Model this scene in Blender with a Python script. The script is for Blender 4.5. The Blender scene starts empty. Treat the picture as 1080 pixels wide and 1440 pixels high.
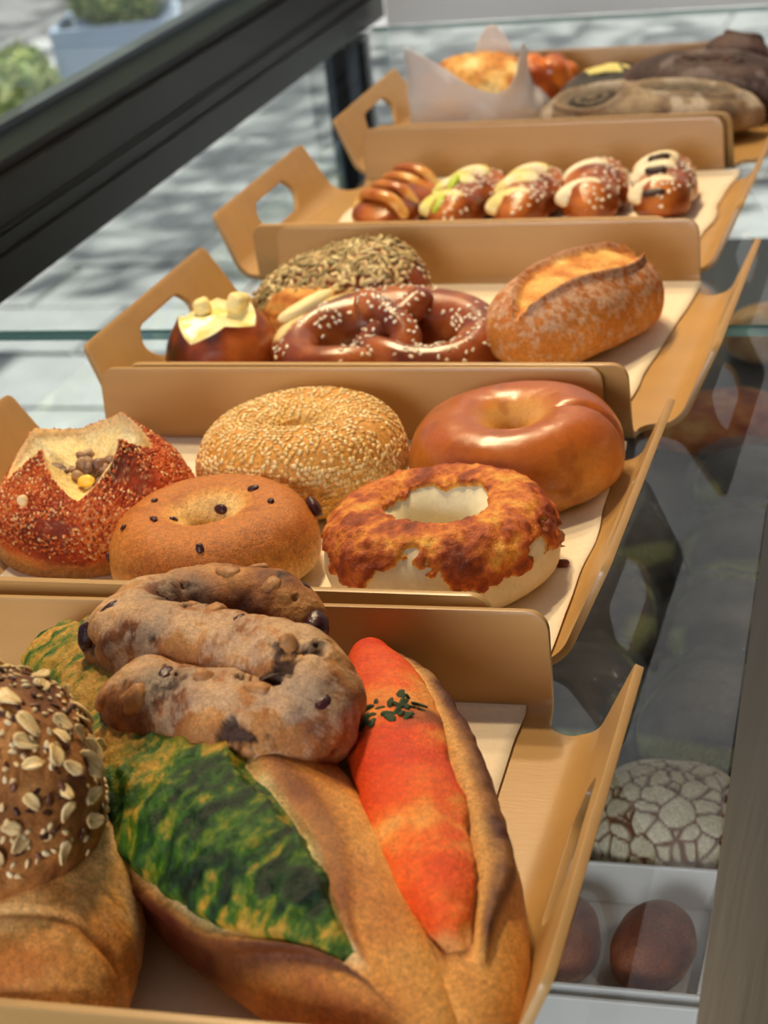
import bpy, math, random
import numpy as np
from mathutils import Vector, Matrix
random.seed(7); rng = np.random.default_rng(7)
SC = bpy.context.scene
COL = SC.collection
PI = math.pi

# ------------------------------------------------------------------ camera
cam_data = bpy.data.cameras.new('camera'); cam = bpy.data.objects.new('camera', cam_data); COL.objects.link(cam)
R_ = Vector((0.95610, 0.27290, -0.10650)); U_ = Vector((-0.0198, 0.4230, 0.9059)); F_ = Vector((-0.2922, 0.8641, -0.4098))
cam.matrix_world = Matrix(((R_.x, U_.x, -F_.x, 0), (R_.y, U_.y, -F_.y, 0), (R_.z, U_.z, -F_.z, 0.4285), (0, 0, 0, 1)))
cam_data.sensor_fit = 'VERTICAL'; cam_data.sensor_height = 36; cam_data.sensor_width = 27
cam_data.lens = 2758.5 / 1440 * 36
cam_data.clip_start = 0.02; cam_data.clip_end = 200
cam_data.dof.use_dof = True; cam_data.dof.focus_distance = 0.85; cam_data.dof.aperture_fstop = 15
SC.camera = cam

# ------------------------------------------------------------------ light
SC.view_settings.view_transform = 'Standard'; SC.view_settings.look = 'None'
SC.view_settings.exposure = -0.04; SC.view_settings.gamma = 1; SC.view_settings.use_curve_mapping = False
world = bpy.data.worlds.new('world'); SC.world = world; world.use_nodes = True
wn = world.node_tree.nodes; wl = world.node_tree.links
sky = wn.new('ShaderNodeTexSky'); sky.sky_type = 'NISHITA'; sky.sun_disc = False
sky.sun_elevation = math.radians(54); sky.sun_rotation = math.radians(62); sky.air_density = 1.4; sky.dust_density = 5.0
wl.new(sky.outputs[0], wn['Background'].inputs[0]); wn['Background'].inputs[1].default_value = 0.12

def light(name, kind, loc, aim, energy, color, **kw):
    d = bpy.data.lights.new(name, kind); d.energy = energy; d.color = color
    for k, v in kw.items(): setattr(d, k, v)
    o = bpy.data.objects.new(name, d); COL.objects.link(o); o.location = loc
    o.rotation_euler = (Vector(aim) - Vector(loc)).to_track_quat('-Z', 'Y').to_euler()
    return o
light('sun', 'SUN', (3, 4, 8), (3 - .38, 4 - .20, 8 - .90), 8.5, (1, .95, .87), angle=.012)
WARM = (1.0, .76, .44)
for lx, ly, ty, en in ((-.62, 1.32, .70, 58), (-.66, 1.75, 1.10, 50), (-.60, 2.12, 1.55, 54)):
    light('ceiling_spot', 'SPOT', (lx, ly, 1.55), (-.32, ty, 0), en, WARM, spot_size=1.25, spot_blend=.8, shadow_soft_size=.05)
light('end_wall_fill', 'SPOT', (.25, 1.5, 1.8), (-.35, 2.24, .75), 62, (1, .96, .92), spot_size=1.15, spot_blend=.8, shadow_soft_size=.08)  # added light: brightens the end wall that the glass shelf reflects
light('camera_side_fill', 'AREA', (-.52, -1.5, .62), (-.3, .9, .05), 35, (.95, .95, 1), shape='RECTANGLE', size=.9, size_y=.7)  # added cool fill from behind the camera, for the tray flaps facing it
for ly in (.75, 1.15, 1.55, 1.95): light('lower_shelf_fill', 'POINT', (-.055, ly, -.035), (-.3, ly, -.2), .30, (1, .88, .72), shadow_soft_size=.008)  # added hidden points under the steel edge, brightening the lower shelf

# ------------------------------------------------------------------ numpy helpers
def lin(r, g, b):
    c = np.array([r, g, b], float) / 255
    return np.where(c <= .04045, c / 12.92, ((c + .055) / 1.055) ** 2.4)
def hash3(ix, iy, iz, s=0):
    h = (ix.astype(np.uint32) * np.uint32(374761393) + iy.astype(np.uint32) * np.uint32(668265263)
         + iz.astype(np.uint32) * np.uint32(2147483647) + np.uint32((s * 1274126177) & 0xffffffff))
    h = (h ^ (h >> np.uint32(13))) * np.uint32(1274126177)
    h = (h ^ (h >> np.uint32(16))) * np.uint32(2246822519)
    return (h ^ (h >> np.uint32(13))).astype(np.float64) / 4294967295.0
def noise(P, scale, seed=0):
    """value noise in 0..1"""
    Q = np.asarray(P) * scale + 1000.37 + seed * 17.13
    I = np.floor(Q).astype(np.int64); Fq = Q - I; Fq = Fq * Fq * Fq * (Fq * (Fq * 6 - 15) + 10)
    out = 0
    for dx in (0, 1):
        wx = Fq[..., 0] if dx else 1 - Fq[..., 0]
        for dy in (0, 1):
            wy = Fq[..., 1] if dy else 1 - Fq[..., 1]
            for dz in (0, 1):
                wz = Fq[..., 2] if dz else 1 - Fq[..., 2]
                out = out + wx * wy * wz * hash3(I[..., 0] + dx, I[..., 1] + dy, I[..., 2] + dz, seed)
    return out
def fbm(P, scale, octv=4, seed=0, gain=.5):
    a, s, o = 1., 0., 0.
    for k in range(octv):
        o = o + a * noise(P, scale * 2.03 ** k, seed + k * 3); s += a; a *= gain
    return o / s
def worley(P, scale, seed=0):
    Q = np.asarray(P) * scale + 500.5 + seed * 7.7; I = np.floor(Q).astype(np.int64); Fq = Q - I
    f1 = np.full(Q.shape[:-1], 9.); f2 = f1.copy()
    for dx in (-1, 0, 1):
        for dy in (-1, 0, 1):
            for dz in (-1, 0, 1):
                X, Y, Z = I[..., 0] + dx, I[..., 1] + dy, I[..., 2] + dz
                d = np.sqrt((dx + hash3(X, Y, Z, seed) - Fq[..., 0]) ** 2 + (dy + hash3(X, Y, Z, seed + 5) - Fq[..., 1]) ** 2
                            + (dz + hash3(X, Y, Z, seed + 9) - Fq[..., 2]) ** 2)
                f2 = np.minimum(f2, np.maximum(f1, d)); f1 = np.minimum(f1, d)
    return f1, f2
def ss(a, b, x):
    t = np.clip((x - a) / (b - a), 0, 1); return t * t * (3 - 2 * t)
def mixc(c, d, m):
    m = np.asarray(m)[..., None]; return c * (1 - m) + d * m
def ramp(x, stops):
    xs = [s[0] for s in stops]; cs = np.array([lin(*s[1]) for s in stops])
    return np.stack([np.interp(x, xs, cs[:, k]) for k in range(3)], -1)
def normals(P, cu, cv):
    def grad(A, ax, closed):
        if closed: return np.roll(A, -1, ax) - np.roll(A, 1, ax)
        return np.gradient(A, axis=ax)
    n = np.cross(grad(P, 0, cu), grad(P, 1, cv)); L = np.linalg.norm(n, axis=-1, keepdims=True)
    return n / np.maximum(L, 1e-12)

# ------------------------------------------------------------------ object helpers
def link_mesh(name, verts, faces, mat, parent=None, col=None, smooth=True):
    me = bpy.data.meshes.new(name)
    verts = np.asarray(verts, float).reshape(-1, 3)
    me.from_pydata(verts.tolist(), [], [list(map(int, f)) for f in faces] if not isinstance(faces, np.ndarray) else faces.tolist())
    if col is not None:
        c = np.ones((len(verts), 4)); cc = np.asarray(col).reshape(len(verts), -1); c[:, :cc.shape[1]] = cc
        a = me.color_attributes.new('Col', 'FLOAT_COLOR', 'POINT'); a.data.foreach_set('color', c.ravel())
    if smooth: me.polygons.foreach_set('use_smooth', [True] * len(me.polygons))
    me.update()
    if mat: me.materials.append(mat)
    o = bpy.data.objects.new(name, me); COL.objects.link(o)
    if parent: o.parent = parent
    return o
def grid_faces(nu, nv, cu, cv):
    i = np.arange(nu if cu else nu - 1)[:, None]; j = np.arange(nv if cv else nv - 1)[None, :]
    a = i * nv + j; b = ((i + 1) % nu) * nv + j; c = ((i + 1) % nu) * nv + (j + 1) % nv; d = i * nv + (j + 1) % nv
    return np.stack(np.broadcast_arrays(a, b, c, d), -1).reshape(-1, 4)
def grid_obj(name, P, cu, cv, mat, parent=None, col=None, smooth=True, flip=False):
    f = grid_faces(P.shape[0], P.shape[1], cu, cv)
    if flip: f = f[:, ::-1]
    return link_mesh(name, P, f, mat, parent, col, smooth)
def thing(name, label, cat, loc=(0, 0, 0), rotz=0, group=None, tilt=None):
    o = bpy.data.objects.new(name, None); COL.objects.link(o); o.empty_display_size = .02
    o.location = loc; o.rotation_euler = (tilt[0], tilt[1], rotz) if tilt else (0, 0, rotz)
    o['label'] = label; o['category'] = cat
    if group: o['group'] = group
    return o
def tag(o, label, cat, group=None):
    o['label'] = label; o['category'] = cat
    if group: o['group'] = group
    return o
def struct(o):
    o['kind'] = 'structure'; return o
def stuff(o):
    o['kind'] = 'stuff'; return o
def box_vf(x0, x1, y0, y1, z0, z1):
    v = [(x, y, z) for x in (x0, x1) for y in (y0, y1) for z in (z0, z1)]
    return v, [(0, 1, 3, 2), (4, 6, 7, 5), (0, 4, 5, 1), (2, 3, 7, 6), (0, 2, 6, 4), (1, 5, 7, 3)]
def box(name, x0, x1, y0, y1, z0, z1, mat, parent=None, bevel=0.):
    v, f = box_vf(x0, x1, y0, y1, z0, z1)
    o = link_mesh(name, v, f, mat, parent, smooth=False)
    if bevel:
        m = o.modifiers.new('bevel', 'BEVEL'); m.width = bevel; m.segments = 2
    return o

# ------------------------------------------------------------------ materials
def new_mat(name):
    m = bpy.data.materials.new(name); m.use_nodes = True
    return m, m.node_tree.nodes, m.node_tree.links, m.node_tree.nodes['Principled BSDF']
def plain(name, rgb, rough=.5, metal=0., noise_amt=.0, noise_scale=30., bump=0., bump_scale=200., spec=.5, coat=0., stretch=None):
    m, n, l, b = new_mat(name)
    b.inputs['Roughness'].default_value = rough; b.inputs['Metallic'].default_value = metal
    b.inputs['Specular IOR Level'].default_value = spec; b.inputs['Coat Weight'].default_value = coat
    c = lin(*rgb); b.inputs['Base Color'].default_value = (*c, 1)
    if noise_amt or bump:
        tc = n.new('ShaderNodeTexCoord'); mp = n.new('ShaderNodeMapping'); l.new(tc.outputs['Object'], mp.inputs[0])
        if stretch: mp.inputs['Scale'].default_value = stretch
    if noise_amt:
        t = n.new('ShaderNodeTexNoise'); t.inputs['Scale'].default_value = noise_scale; t.inputs['Detail'].default_value = 6
        l.new(mp.outputs[0], t.inputs[0])
        r = n.new('ShaderNodeValToRGB'); l.new(t.outputs[0], r.inputs[0])
        r.color_ramp.elements[0].position = .3; r.color_ramp.elements[1].position = .7
        r.color_ramp.elements[0].color = (*(c * (1 - noise_amt)), 1); r.color_ramp.elements[1].color = (*np.minimum(c * (1 + noise_amt), 1), 1)
        l.new(r.outputs[0], b.inputs['Base Color'])
    if bump:
        t = n.new('ShaderNodeTexNoise'); t.inputs['Scale'].default_value = bump_scale; t.inputs['Detail'].default_value = 4
        l.new(mp.outputs[0], t.inputs[0]); bm = n.new('ShaderNodeBump'); bm.inputs['Strength'].default_value = bump
        bm.inputs['Distance'].default_value = .001; l.new(t.outputs[0], bm.inputs['Height']); l.new(bm.outputs[0], b.inputs['Normal'])
    return m
def crust_mat(name, rough=.45, bump=.3, bump_scale=600, var=.25, var_scale=260, spec=.4, sss=.0, coat=0.):
    """albedo comes from the Col attribute computed with the mesh; shader adds grain and relief"""
    m, n, l, b = new_mat(name)
    at = n.new('ShaderNodeAttribute'); at.attribute_name = 'Col'
    tc = n.new('ShaderNodeTexCoord')
    t = n.new('ShaderNodeTexNoise'); t.inputs['Scale'].default_value = var_scale; t.inputs['Detail'].default_value = 9; t.inputs['Roughness'].default_value = .65; l.new(tc.outputs['Object'], t.inputs[0])
    mr = n.new('ShaderNodeMapRange'); mr.inputs[1].default_value = .3; mr.inputs[2].default_value = .7; mr.inputs[3].default_value = 1 - var; mr.inputs[4].default_value = 1 + var
    l.new(t.outputs[0], mr.inputs[0])
    mx = n.new('ShaderNodeVectorMath'); mx.operation = 'SCALE'; l.new(at.outputs['Color'], mx.inputs[0]); l.new(mr.outputs[0], mx.inputs['Scale'])
    t3 = n.new('ShaderNodeTexNoise'); t3.inputs['Scale'].default_value = bump_scale * 2.2; t3.inputs['Detail'].default_value = 3; l.new(tc.outputs['Object'], t3.inputs[0])
    mr3 = n.new('ShaderNodeMapRange'); mr3.inputs[1].default_value = .35; mr3.inputs[2].default_value = .68; mr3.inputs[3].default_value = 1 - var * .6; mr3.inputs[4].default_value = 1 + var * .9
    l.new(t3.outputs[0], mr3.inputs[0]); mx3 = n.new('ShaderNodeVectorMath'); mx3.operation = 'SCALE'; l.new(mx.outputs[0], mx3.inputs[0]); l.new(mr3.outputs[0], mx3.inputs['Scale'])
    l.new(mx3.outputs[0], b.inputs['Base Color'])
    t2 = n.new('ShaderNodeTexNoise'); t2.inputs['Scale'].default_value = bump_scale; t2.inputs['Detail'].default_value = 6; t2.inputs['Roughness'].default_value = .6; l.new(tc.outputs['Object'], t2.inputs[0])
    bm = n.new('ShaderNodeBump'); bm.inputs['Strength'].default_value = bump; bm.inputs['Distance'].default_value = .0016
    l.new(t2.outputs[0], bm.inputs['Height']); l.new(bm.outputs[0], b.inputs['Normal'])
    b.inputs['Roughness'].default_value = rough; b.inputs['Specular IOR Level'].default_value = spec; b.inputs['Coat Weight'].default_value = coat
    b.inputs['Coat Roughness'].default_value = .25
    if sss:
        b.inputs['Subsurface Weight'].default_value = sss; b.inputs['Subsurface Radius'].default_value = (.006, .003, .0015); b.inputs['Subsurface Scale'].default_value = .5
    return m
def glass_mat(name, tint=(.97, .99, .985), ior=1.5, rough=0.):
    m, n, l, b = new_mat(name); n.remove(b)
    out = n['Material Output']; tr = n.new('ShaderNodeBsdfTransparent'); gl = n.new('ShaderNodeBsdfGlossy'); fr = n.new('ShaderNodeFresnel'); mx = n.new('ShaderNodeMixShader')
    tr.inputs[0].default_value = (*tint, 1); gl.inputs['Roughness'].default_value = rough; fr.inputs[0].default_value = ior
    gl.inputs['Color'].default_value = (.95, .97, 1, 1)
    ge = n.new('ShaderNodeNewGeometry'); mul = n.new('ShaderNodeMath'); mul.operation = 'MULTIPLY'; inv = n.new('ShaderNodeMath'); inv.operation = 'SUBTRACT'; inv.inputs[0].default_value = 1
    l.new(ge.outputs['Backfacing'], inv.inputs[1]); l.new(fr.outputs[0], mul.inputs[0]); l.new(inv.outputs[0], mul.inputs[1])
    l.new(mul.outputs[0], mx.inputs[0]); l.new(tr.outputs[0], mx.inputs[1]); l.new(gl.outputs[0], mx.inputs[2]); l.new(mx.outputs[0], out.inputs[0])
    return m
def film_mat(name, rgb, alpha, rough=.3):
    m, n, l, b = new_mat(name); out = n['Material Output']
    tr = n.new('ShaderNodeBsdfTransparent'); mx = n.new('ShaderNodeMixShader'); mx.inputs[0].default_value = alpha
    b.inputs['Base Color'].default_value = (*lin(*rgb), 1); b.inputs['Roughness'].default_value = rough
    b.inputs['Transmission Weight'].default_value = 0
    l.new(tr.outputs[0], mx.inputs[1]); l.new(b.outputs[0], mx.inputs[2]); l.new(mx.outputs[0], out.inputs[0])
    return m

M = {}
M['tray'] = plain('tray_tan', (186, 145, 88), rough=.33, noise_amt=.05, noise_scale=60, bump=.06, bump_scale=900, spec=.5, stretch=(.15, 1, 1))
M['paper'] = plain('liner_paper', (240, 226, 204), rough=.85, noise_amt=.03, noise_scale=400, bump=.15, bump_scale=500, spec=.15)
M['glass'] = glass_mat('shelf_glass', (.96, .98, .975))
M['glass_near'] = glass_mat('near_shelf_glass', (.95, .97, .97))
M['pane'] = glass_mat('window_glass', (.96, .98, .97))
M['glass_edge'] = plain('glass_edge_green', (112, 152, 142), rough=.15)
M['steel'] = plain('brushed_steel', (54, 54, 56), rough=.38, metal=1, noise_amt=.12, noise_scale=40, bump=.08, bump_scale=300, stretch=(1, .05, 1))
M['black'] = plain('black_metal', (13, 13, 15), rough=.4, noise_amt=.08, noise_scale=20, spec=.16)
M['grey_metal'] = plain('grey_anodised', (120, 127, 138), rough=.35, metal=.15)
M['white'] = plain('white_paint', (212, 212, 210), rough=.6)
M['brown_wall'] = plain('dark_grey_wall', (86, 84, 82), rough=.6, noise_amt=.15, noise_scale=6)
M['ceil'] = plain('ceiling_paint', (190, 188, 184), rough=.8)
M['floor'] = plain('floor_tile', (120, 112, 104), rough=.5, noise_amt=.1, noise_scale=8)
M['darkshelf'] = plain('dark_shelf', (70, 70, 72), rough=.45, noise_amt=.1)
M['box'] = plain('white_plastic', (225, 222, 218), rough=.4)
M['slab'] = plain('paving_stone', (158, 160, 160), rough=.85, noise_amt=.12, noise_scale=9, bump=.3, bump_scale=60)
M['joint'] = plain('paving_joint', (132, 133, 132), rough=.95)
M['asphalt'] = plain('asphalt', (118, 119, 120), rough=.95, noise_amt=.1, noise_scale=3)
M['planter'] = plain('planter_blue_grey', (190, 208, 232), rough=.7, noise_amt=.06, noise_scale=10)
M['soil'] = plain('soil', (70, 58, 46), rough=.95)
M['bark'] = plain('bark', (92, 78, 62), rough=.9, noise_amt=.2)
M['leaf'] = crust_mat('leaf', rough=.5, bump=0, var=.15, var_scale=10)
M['crust'] = crust_mat('bread_crust', rough=.46, bump=.5, bump_scale=780, var=.34, var_scale=430, sss=.04)
M['rough_crust'] = crust_mat('rustic_crust', rough=.62, bump=.45, bump_scale=520, var=.25, var_scale=380)
M['shiny'] = crust_mat('glazed_crust', rough=.3, bump=.12, bump_scale=420, var=.1, var_scale=300, coat=.35)
M['lye'] = crust_mat('lye_crust', rough=.28, bump=.08, bump_scale=300, var=.1, var_scale=250, coat=.3)
M['topping'] = crust_mat('moist_topping', rough=.5, bump=.6, bump_scale=700, var=.25, var_scale=420, spec=.35)
M['dough'] = crust_mat('pale_dough', rough=.5, bump=.1, bump_scale=300, var=.05, var_scale=200, sss=.08)
M['crumb'] = crust_mat('crumb', rough=.75, bump=.5, bump_scale=600, var=.12, var_scale=300, sss=.1)
M['seed'] = crust_mat('seed', rough=.4, bump=.1, bump_scale=900, var=.1, var_scale=600)
M['raisin'] = plain('dried_fruit', (62, 18, 22), rough=.32, noise_amt=.3, noise_scale=300, bump=.5, bump_scale=500)
M['nut'] = plain('walnut_meat', (176, 120, 66), rough=.55, noise_amt=.25, noise_scale=300, bump=.5, bump_scale=400)
M['wrap'] = film_mat('waxed_paper', (238, 232, 224), .74, .45)
M['film'] = film_mat('cling_film', (190, 194, 198), .14, .1)

# ------------------------------------------------------------------ setting: shop window
BAR0, BAR1, WX = .0005, .095, -.703
YE = 2.24
bar = struct(box('trim_1', WX - .052, WX, -3, YE + .06, BAR0, BAR1 - .010, M['black']))
for z0, z1, dx in ((.030, .0325, .003), (.046, .0475, .002), (.050, .0515, .002), (BAR1 - .010, BAR1, -.006)):
    box('bar_ridge', WX - .05 if dx < 0 else WX - .004, WX + dx, -3, YE + .05, z0, z1, M['black'], bar)
box('gasket', WX - .066, WX - .05, -3, YE + .05, BAR1 - .012, BAR1 + .006, M['grey_metal'], bar)
post = struct(box('trim_2', WX - .05, WX - .006, YE - .04, YE + .006, -.9, -.0095, M['grey_metal']))
box('post_rib', WX - .036, WX - .022, YE - .05, YE - .04, -.9, -.0095, M['black'], post)
box('post_rib', WX - .006, WX + .002, YE - .044, YE - .03, -.9, -.0095, M['black'], post)
struct(box('trim_3', WX - .05, WX + .02, YE - .02, YE + .05, BAR1 - .02, 1.75, M['black']))
rail = struct(box('trim_4', WX + .02, .6, YE, YE + .05, .0005, .17, M['white']))
struct(box('window_1', WX - .040, WX - .034, -3, YE, BAR1, 1.75, M['pane']))
struct(box('window_2', WX - .040, WX - .034, -3, YE - .04, -.8, -.0095, M['pane']))
struct(box('window_3', WX, .6, YE + .015, YE + .021, -.8, -.0095, M['pane']))
struct(box('wall_end', WX, 2.6, YE + .01, YE + .1, .17, 1.9, M['white']))
struct(box('wall_right', 2.5, 2.6, -3, YE, -.9, 1.9, M['brown_wall']))
struct(box('wall_back', WX - .06, 2.6, -3.1, -3, -.9, 1.9, M['white']))
struct(box('wall_left', WX - .08, WX, -3, YE + .1, 1.75, 1.95, M['white']))
struct(box('ceiling', WX - .06, 2.6, -3, YE + .1, 1.9, 1.95, M['ceil']))
struct(box('floor', WX, 2.6, -3, YE, -.95, -.9, M['floor']))

struct(box('shade_canopy', WX - .75, WX - .06, -3, 4.2, 1.96, 2.02, M['grey_metal']))  # unseen canopy, added to throw shade on the pavement by the window

# glass shelves and steel counter
def sx(y): return -.0882 - .0447 * (y - .515)
def glass_panel(name, y0, y1, z0, z1, label, gm='glass'):
    x0 = WX + .001
    v = [(x0, y0, z0), (sx(y0), y0, z0), (sx(y1), y1, z0), (x0, y1, z0), (x0, y0, z1), (sx(y0), y0, z1), (sx(y1), y1, z1), (x0, y1, z1)]
    o = link_mesh(name, v, [(3, 2, 1, 0), (4, 5, 6, 7)], M[gm], smooth=False)
    for q4 in ((0, 1, 5, 4), (2, 3, 7, 6)): link_mesh('polished_edge', [v[k] for k in q4], [(0, 1, 2, 3)], M['glass_edge'], o, smooth=False)
    tag(o, label, 'shelf')
    return o
glass_panel('glass_shelf', -.6, 1.188, -.006, -.0005, 'near clear glass shelf pane carrying the bagel and baguette trays', 'glass_near')
glass_panel('glass_shelf', 1.194, YE - .001, -.006, -.0005, 'far clear glass shelf pane carrying the pretzel and dark bread trays')
y0, y1 = -.6, YE - .001
v = [(sx(y0) + .0012, y0, -.012), (.55, y0, -.012), (.55, y1, -.012), (sx(y1) + .0012, y1, -.012), (sx(y0) + .0012, y0, 0.001), (.55, y0, 0.001), (.55, y1, 0.001), (sx(y1) + .0012, y1, 0.001)]
tag(link_mesh('steel_counter', v, [(3, 2, 1, 0), (4, 5, 6, 7), (0, 1, 5, 4), (1, 2, 6, 5), (2, 3, 7, 6), (3, 0, 4, 7)], M['steel'], smooth=False), 'brushed dark steel counter top along right side of glass', 'counter')
low = thing('lower_shelf', 'dark lower display shelf under the glass with buns on it', 'shelf', (0, 0, 0))
box('shelf_board', WX + .02, -.02, .2, YE - .06, -.275, -.25, M['darkshelf'], low)
struct(box('trim_6', -.02, 0, .2, YE - .06, -.9, -.012, M['darkshelf']))

# ------------------------------------------------------------------ trays
HB, DB, XS, HS, EE, WB = .0487, .137, .1957, .0458, .0370, .15
AS, RS = math.radians(64), .020
AB, RB = math.radians(85), .012
def bend(s, a, rho, al):
    s_ = np.abs(s); e = s_ - a; arc = rho * al
    th = np.clip(e / rho, 0, al)
    x = np.where(e <= 0, s_, a + rho * np.sin(th)); z = np.where(e <= 0, 0, rho * (1 - np.cos(th)))
    r = np.maximum(e - arc, 0); x = x + r * math.cos(al); z = z + r * math.sin(al)
    return np.sign(s) * x, z, np.sign(s) * np.where(e <= 0, 0, th)
def bend_len(H, X, rho, al):
    r = (H - rho * (1 - math.cos(al))) / math.sin(al); a = X - rho * math.sin(al) - r * math.cos(al)
    return a, a + rho * al + r
AX, LX = bend_len(HS, XS, RS, AS)
AY, LY = bend_len(HB, DB, RB, AB)
def arc(cx, cy, r, a0, a1, n=7):
    return [(cx + r * math.cos(a0 + (a1 - a0) * k / n), cy + r * math.sin(a0 + (a1 - a0) * k / n)) for k in range(n + 1)]
ye = DB - EE
q = arc(WB - .009, LY - .009, .009, PI / 2, 0)
q += arc(WB + .012, .1225, .012, PI, PI + PI * .62, 9)
q += arc(LX - .007, ye - .0062, .007, PI * .42, 0)
quad = q
poly = [(x, y) for x, y in quad] + [(x, -y) for x, y in reversed(quad)] + [(-x, -y) for x, y in quad] + [(-x, y) for x, y in reversed(quad)]
h0, h1 = LX - .0385, LX - .0135
def hole(sg):
    c = [(h1, .033), (h1, -.033), (h1 - .012, -.043), (h0, -.030), (h0, .030), (h1 - .012, .043)]
    out = []
    n = len(c)
    for i in range(n):                                       # rounded corners
        p0, p, p1 = np.array(c[i - 1]), np.array(c[i]), np.array(c[(i + 1) % n])
        a = p + (p0 - p) / np.linalg.norm(p0 - p) * .0058; b = p + (p1 - p) / np.linalg.norm(p1 - p) * .0058
        for t in np.linspace(0, 1, 5): out.append(tuple((1 - t) ** 2 * a + 2 * t * (1 - t) * p + t * t * b))
    return [(sg * x, y) for x, y in out]
def sdf_poly(P, poly):
    V = np.array(poly); d = np.full(len(P), 1e9); inside = np.zeros(len(P), bool)
    for i in range(len(V)):
        a, b = V[i - 1], V[i]; e = b - a; w = P - a
        t = np.clip((w @ e) / max(e @ e, 1e-18), 0, 1); d = np.minimum(d, np.sum((w - t[:, None] * e) ** 2, 1))
        c = ((a[1] <= P[:, 1]) & (P[:, 1] < b[1])) | ((b[1] <= P[:, 1]) & (P[:, 1] < a[1]))
        xi = a[0] + (P[:, 1] - a[1]) * e[0] / (e[1] if abs(e[1]) > 1e-15 else 1e-15)
        inside ^= c & (P[:, 0] < xi)
    return np.where(inside, -1, 1) * np.sqrt(d)
def shape_sdf(P):
    return np.maximum(np.maximum(sdf_poly(P, poly), -sdf_poly(P, hole(1))), -sdf_poly(P, hole(-1)))
def lines(L, a, fine):
    n = int((L + .004 - a) / fine); o = np.linspace(a, L + .004, n)
    return np.concatenate([-o[::-1], np.linspace(-a, a, 25)[1:-1], o])
def make_tray_mesh():
    gx, gy = lines(LX, .140, .0024), np.linspace(-LY - .003, LY + .003, 128)
    X, Y = np.meshgrid(gx, gy, indexing='ij'); P = np.stack([X, Y], -1).reshape(-1, 2)
    nx, ny = len(gx), len(gy); F = grid_faces(nx, ny, False, False)
    keep = shape_sdf(P[F].mean(1)) < 0; F = F[keep]
    used, inv = np.unique(F, return_inverse=True); F = inv.reshape(-1, 4); P = P[used]
    # boundary edges
    E = np.concatenate([F[:, [0, 1]], F[:, [1, 2]], F[:, [2, 3]], F[:, [3, 0]]])
    key = np.sort(E, 1); kk = key[:, 0].astype(np.int64) * len(P) + key[:, 1]
    u, idx, cnt = np.unique(kk, return_index=True, return_counts=True); BE = E[idx[cnt == 1]]
    bv = np.unique(BE)
    for _ in range(6):                                       # snap the rim to the true outline
        d = shape_sdf(P[bv]); h = 2e-4
        g = np.stack([(shape_sdf(P[bv] + [h, 0]) - shape_sdf(P[bv] - [h, 0])), (shape_sdf(P[bv] + [0, h]) - shape_sdf(P[bv] - [0, h]))], 1) / (2 * h)
        g /= np.maximum(np.linalg.norm(g, axis=1, keepdims=True), .3)
        P[bv] -= np.clip(d, -.003, .003)[:, None] * g
    def emap(P, off):
        x, zx, tx = bend(P[:, 0], AX, RS, AS); y, zy, ty = bend(P[:, 1], AY, RB, AB)
        n = np.stack([-np.sin(tx), -np.sin(ty), np.cos(tx) * np.cos(ty)], 1); n /= np.linalg.norm(n, axis=1, keepdims=True)
        return np.stack([x, y, zx + zy], 1) + n * off
    T = .0036; n = len(P)
    lo, hi = emap(P, 0.0), emap(P, T)
    sill = emap(P, T * .5)
    V = np.concatenate([lo, hi]); FF = [tuple(f[::-1]) for f in F] + [tuple(f + n) for f in F]
    FF += [(a, b, b + n, a + n) for a, b in BE]
    return V, FF
TV, TF = make_tray_mesh()
TRAYS = [(-.3204, .5700, .0173), (-.3505, .8557, -.0007), (-.3361, 1.1325, -.0098), (-.3541, 1.4092, -.0124), (-.3481, 1.6890, .0064)]
TLAB = ['tan handled tray in front, holding the baguettes and walnut bread', 'tan handled tray holding the four bagels and cheese crusted bun',
        'tan handled tray in the middle, holding the salted pretzel and split loaf', 'tan handled tray holding the row of five slashed sticks', 'tan handled tray farthest back, holding dark loaves and wrapped bun']
tray0 = None
for (x, y, a), lb in zip(TRAYS, TLAB):
    if tray0 is None:
        o = tray0 = link_mesh('serving_tray', TV, TF, M['tray'])
        m = o.modifiers.new('bevel', 'BEVEL'); m.width = .0009; m.segments = 2; m.limit_method = 'ANGLE'; m.angle_limit = math.radians(55)
    else:
        o = tray0.copy(); COL.objects.link(o)
    o.location = (x, y, 0); o.rotation_euler = (0, 0, a); tag(o, lb, 'tray', 'tan serving trays in a row')
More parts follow.
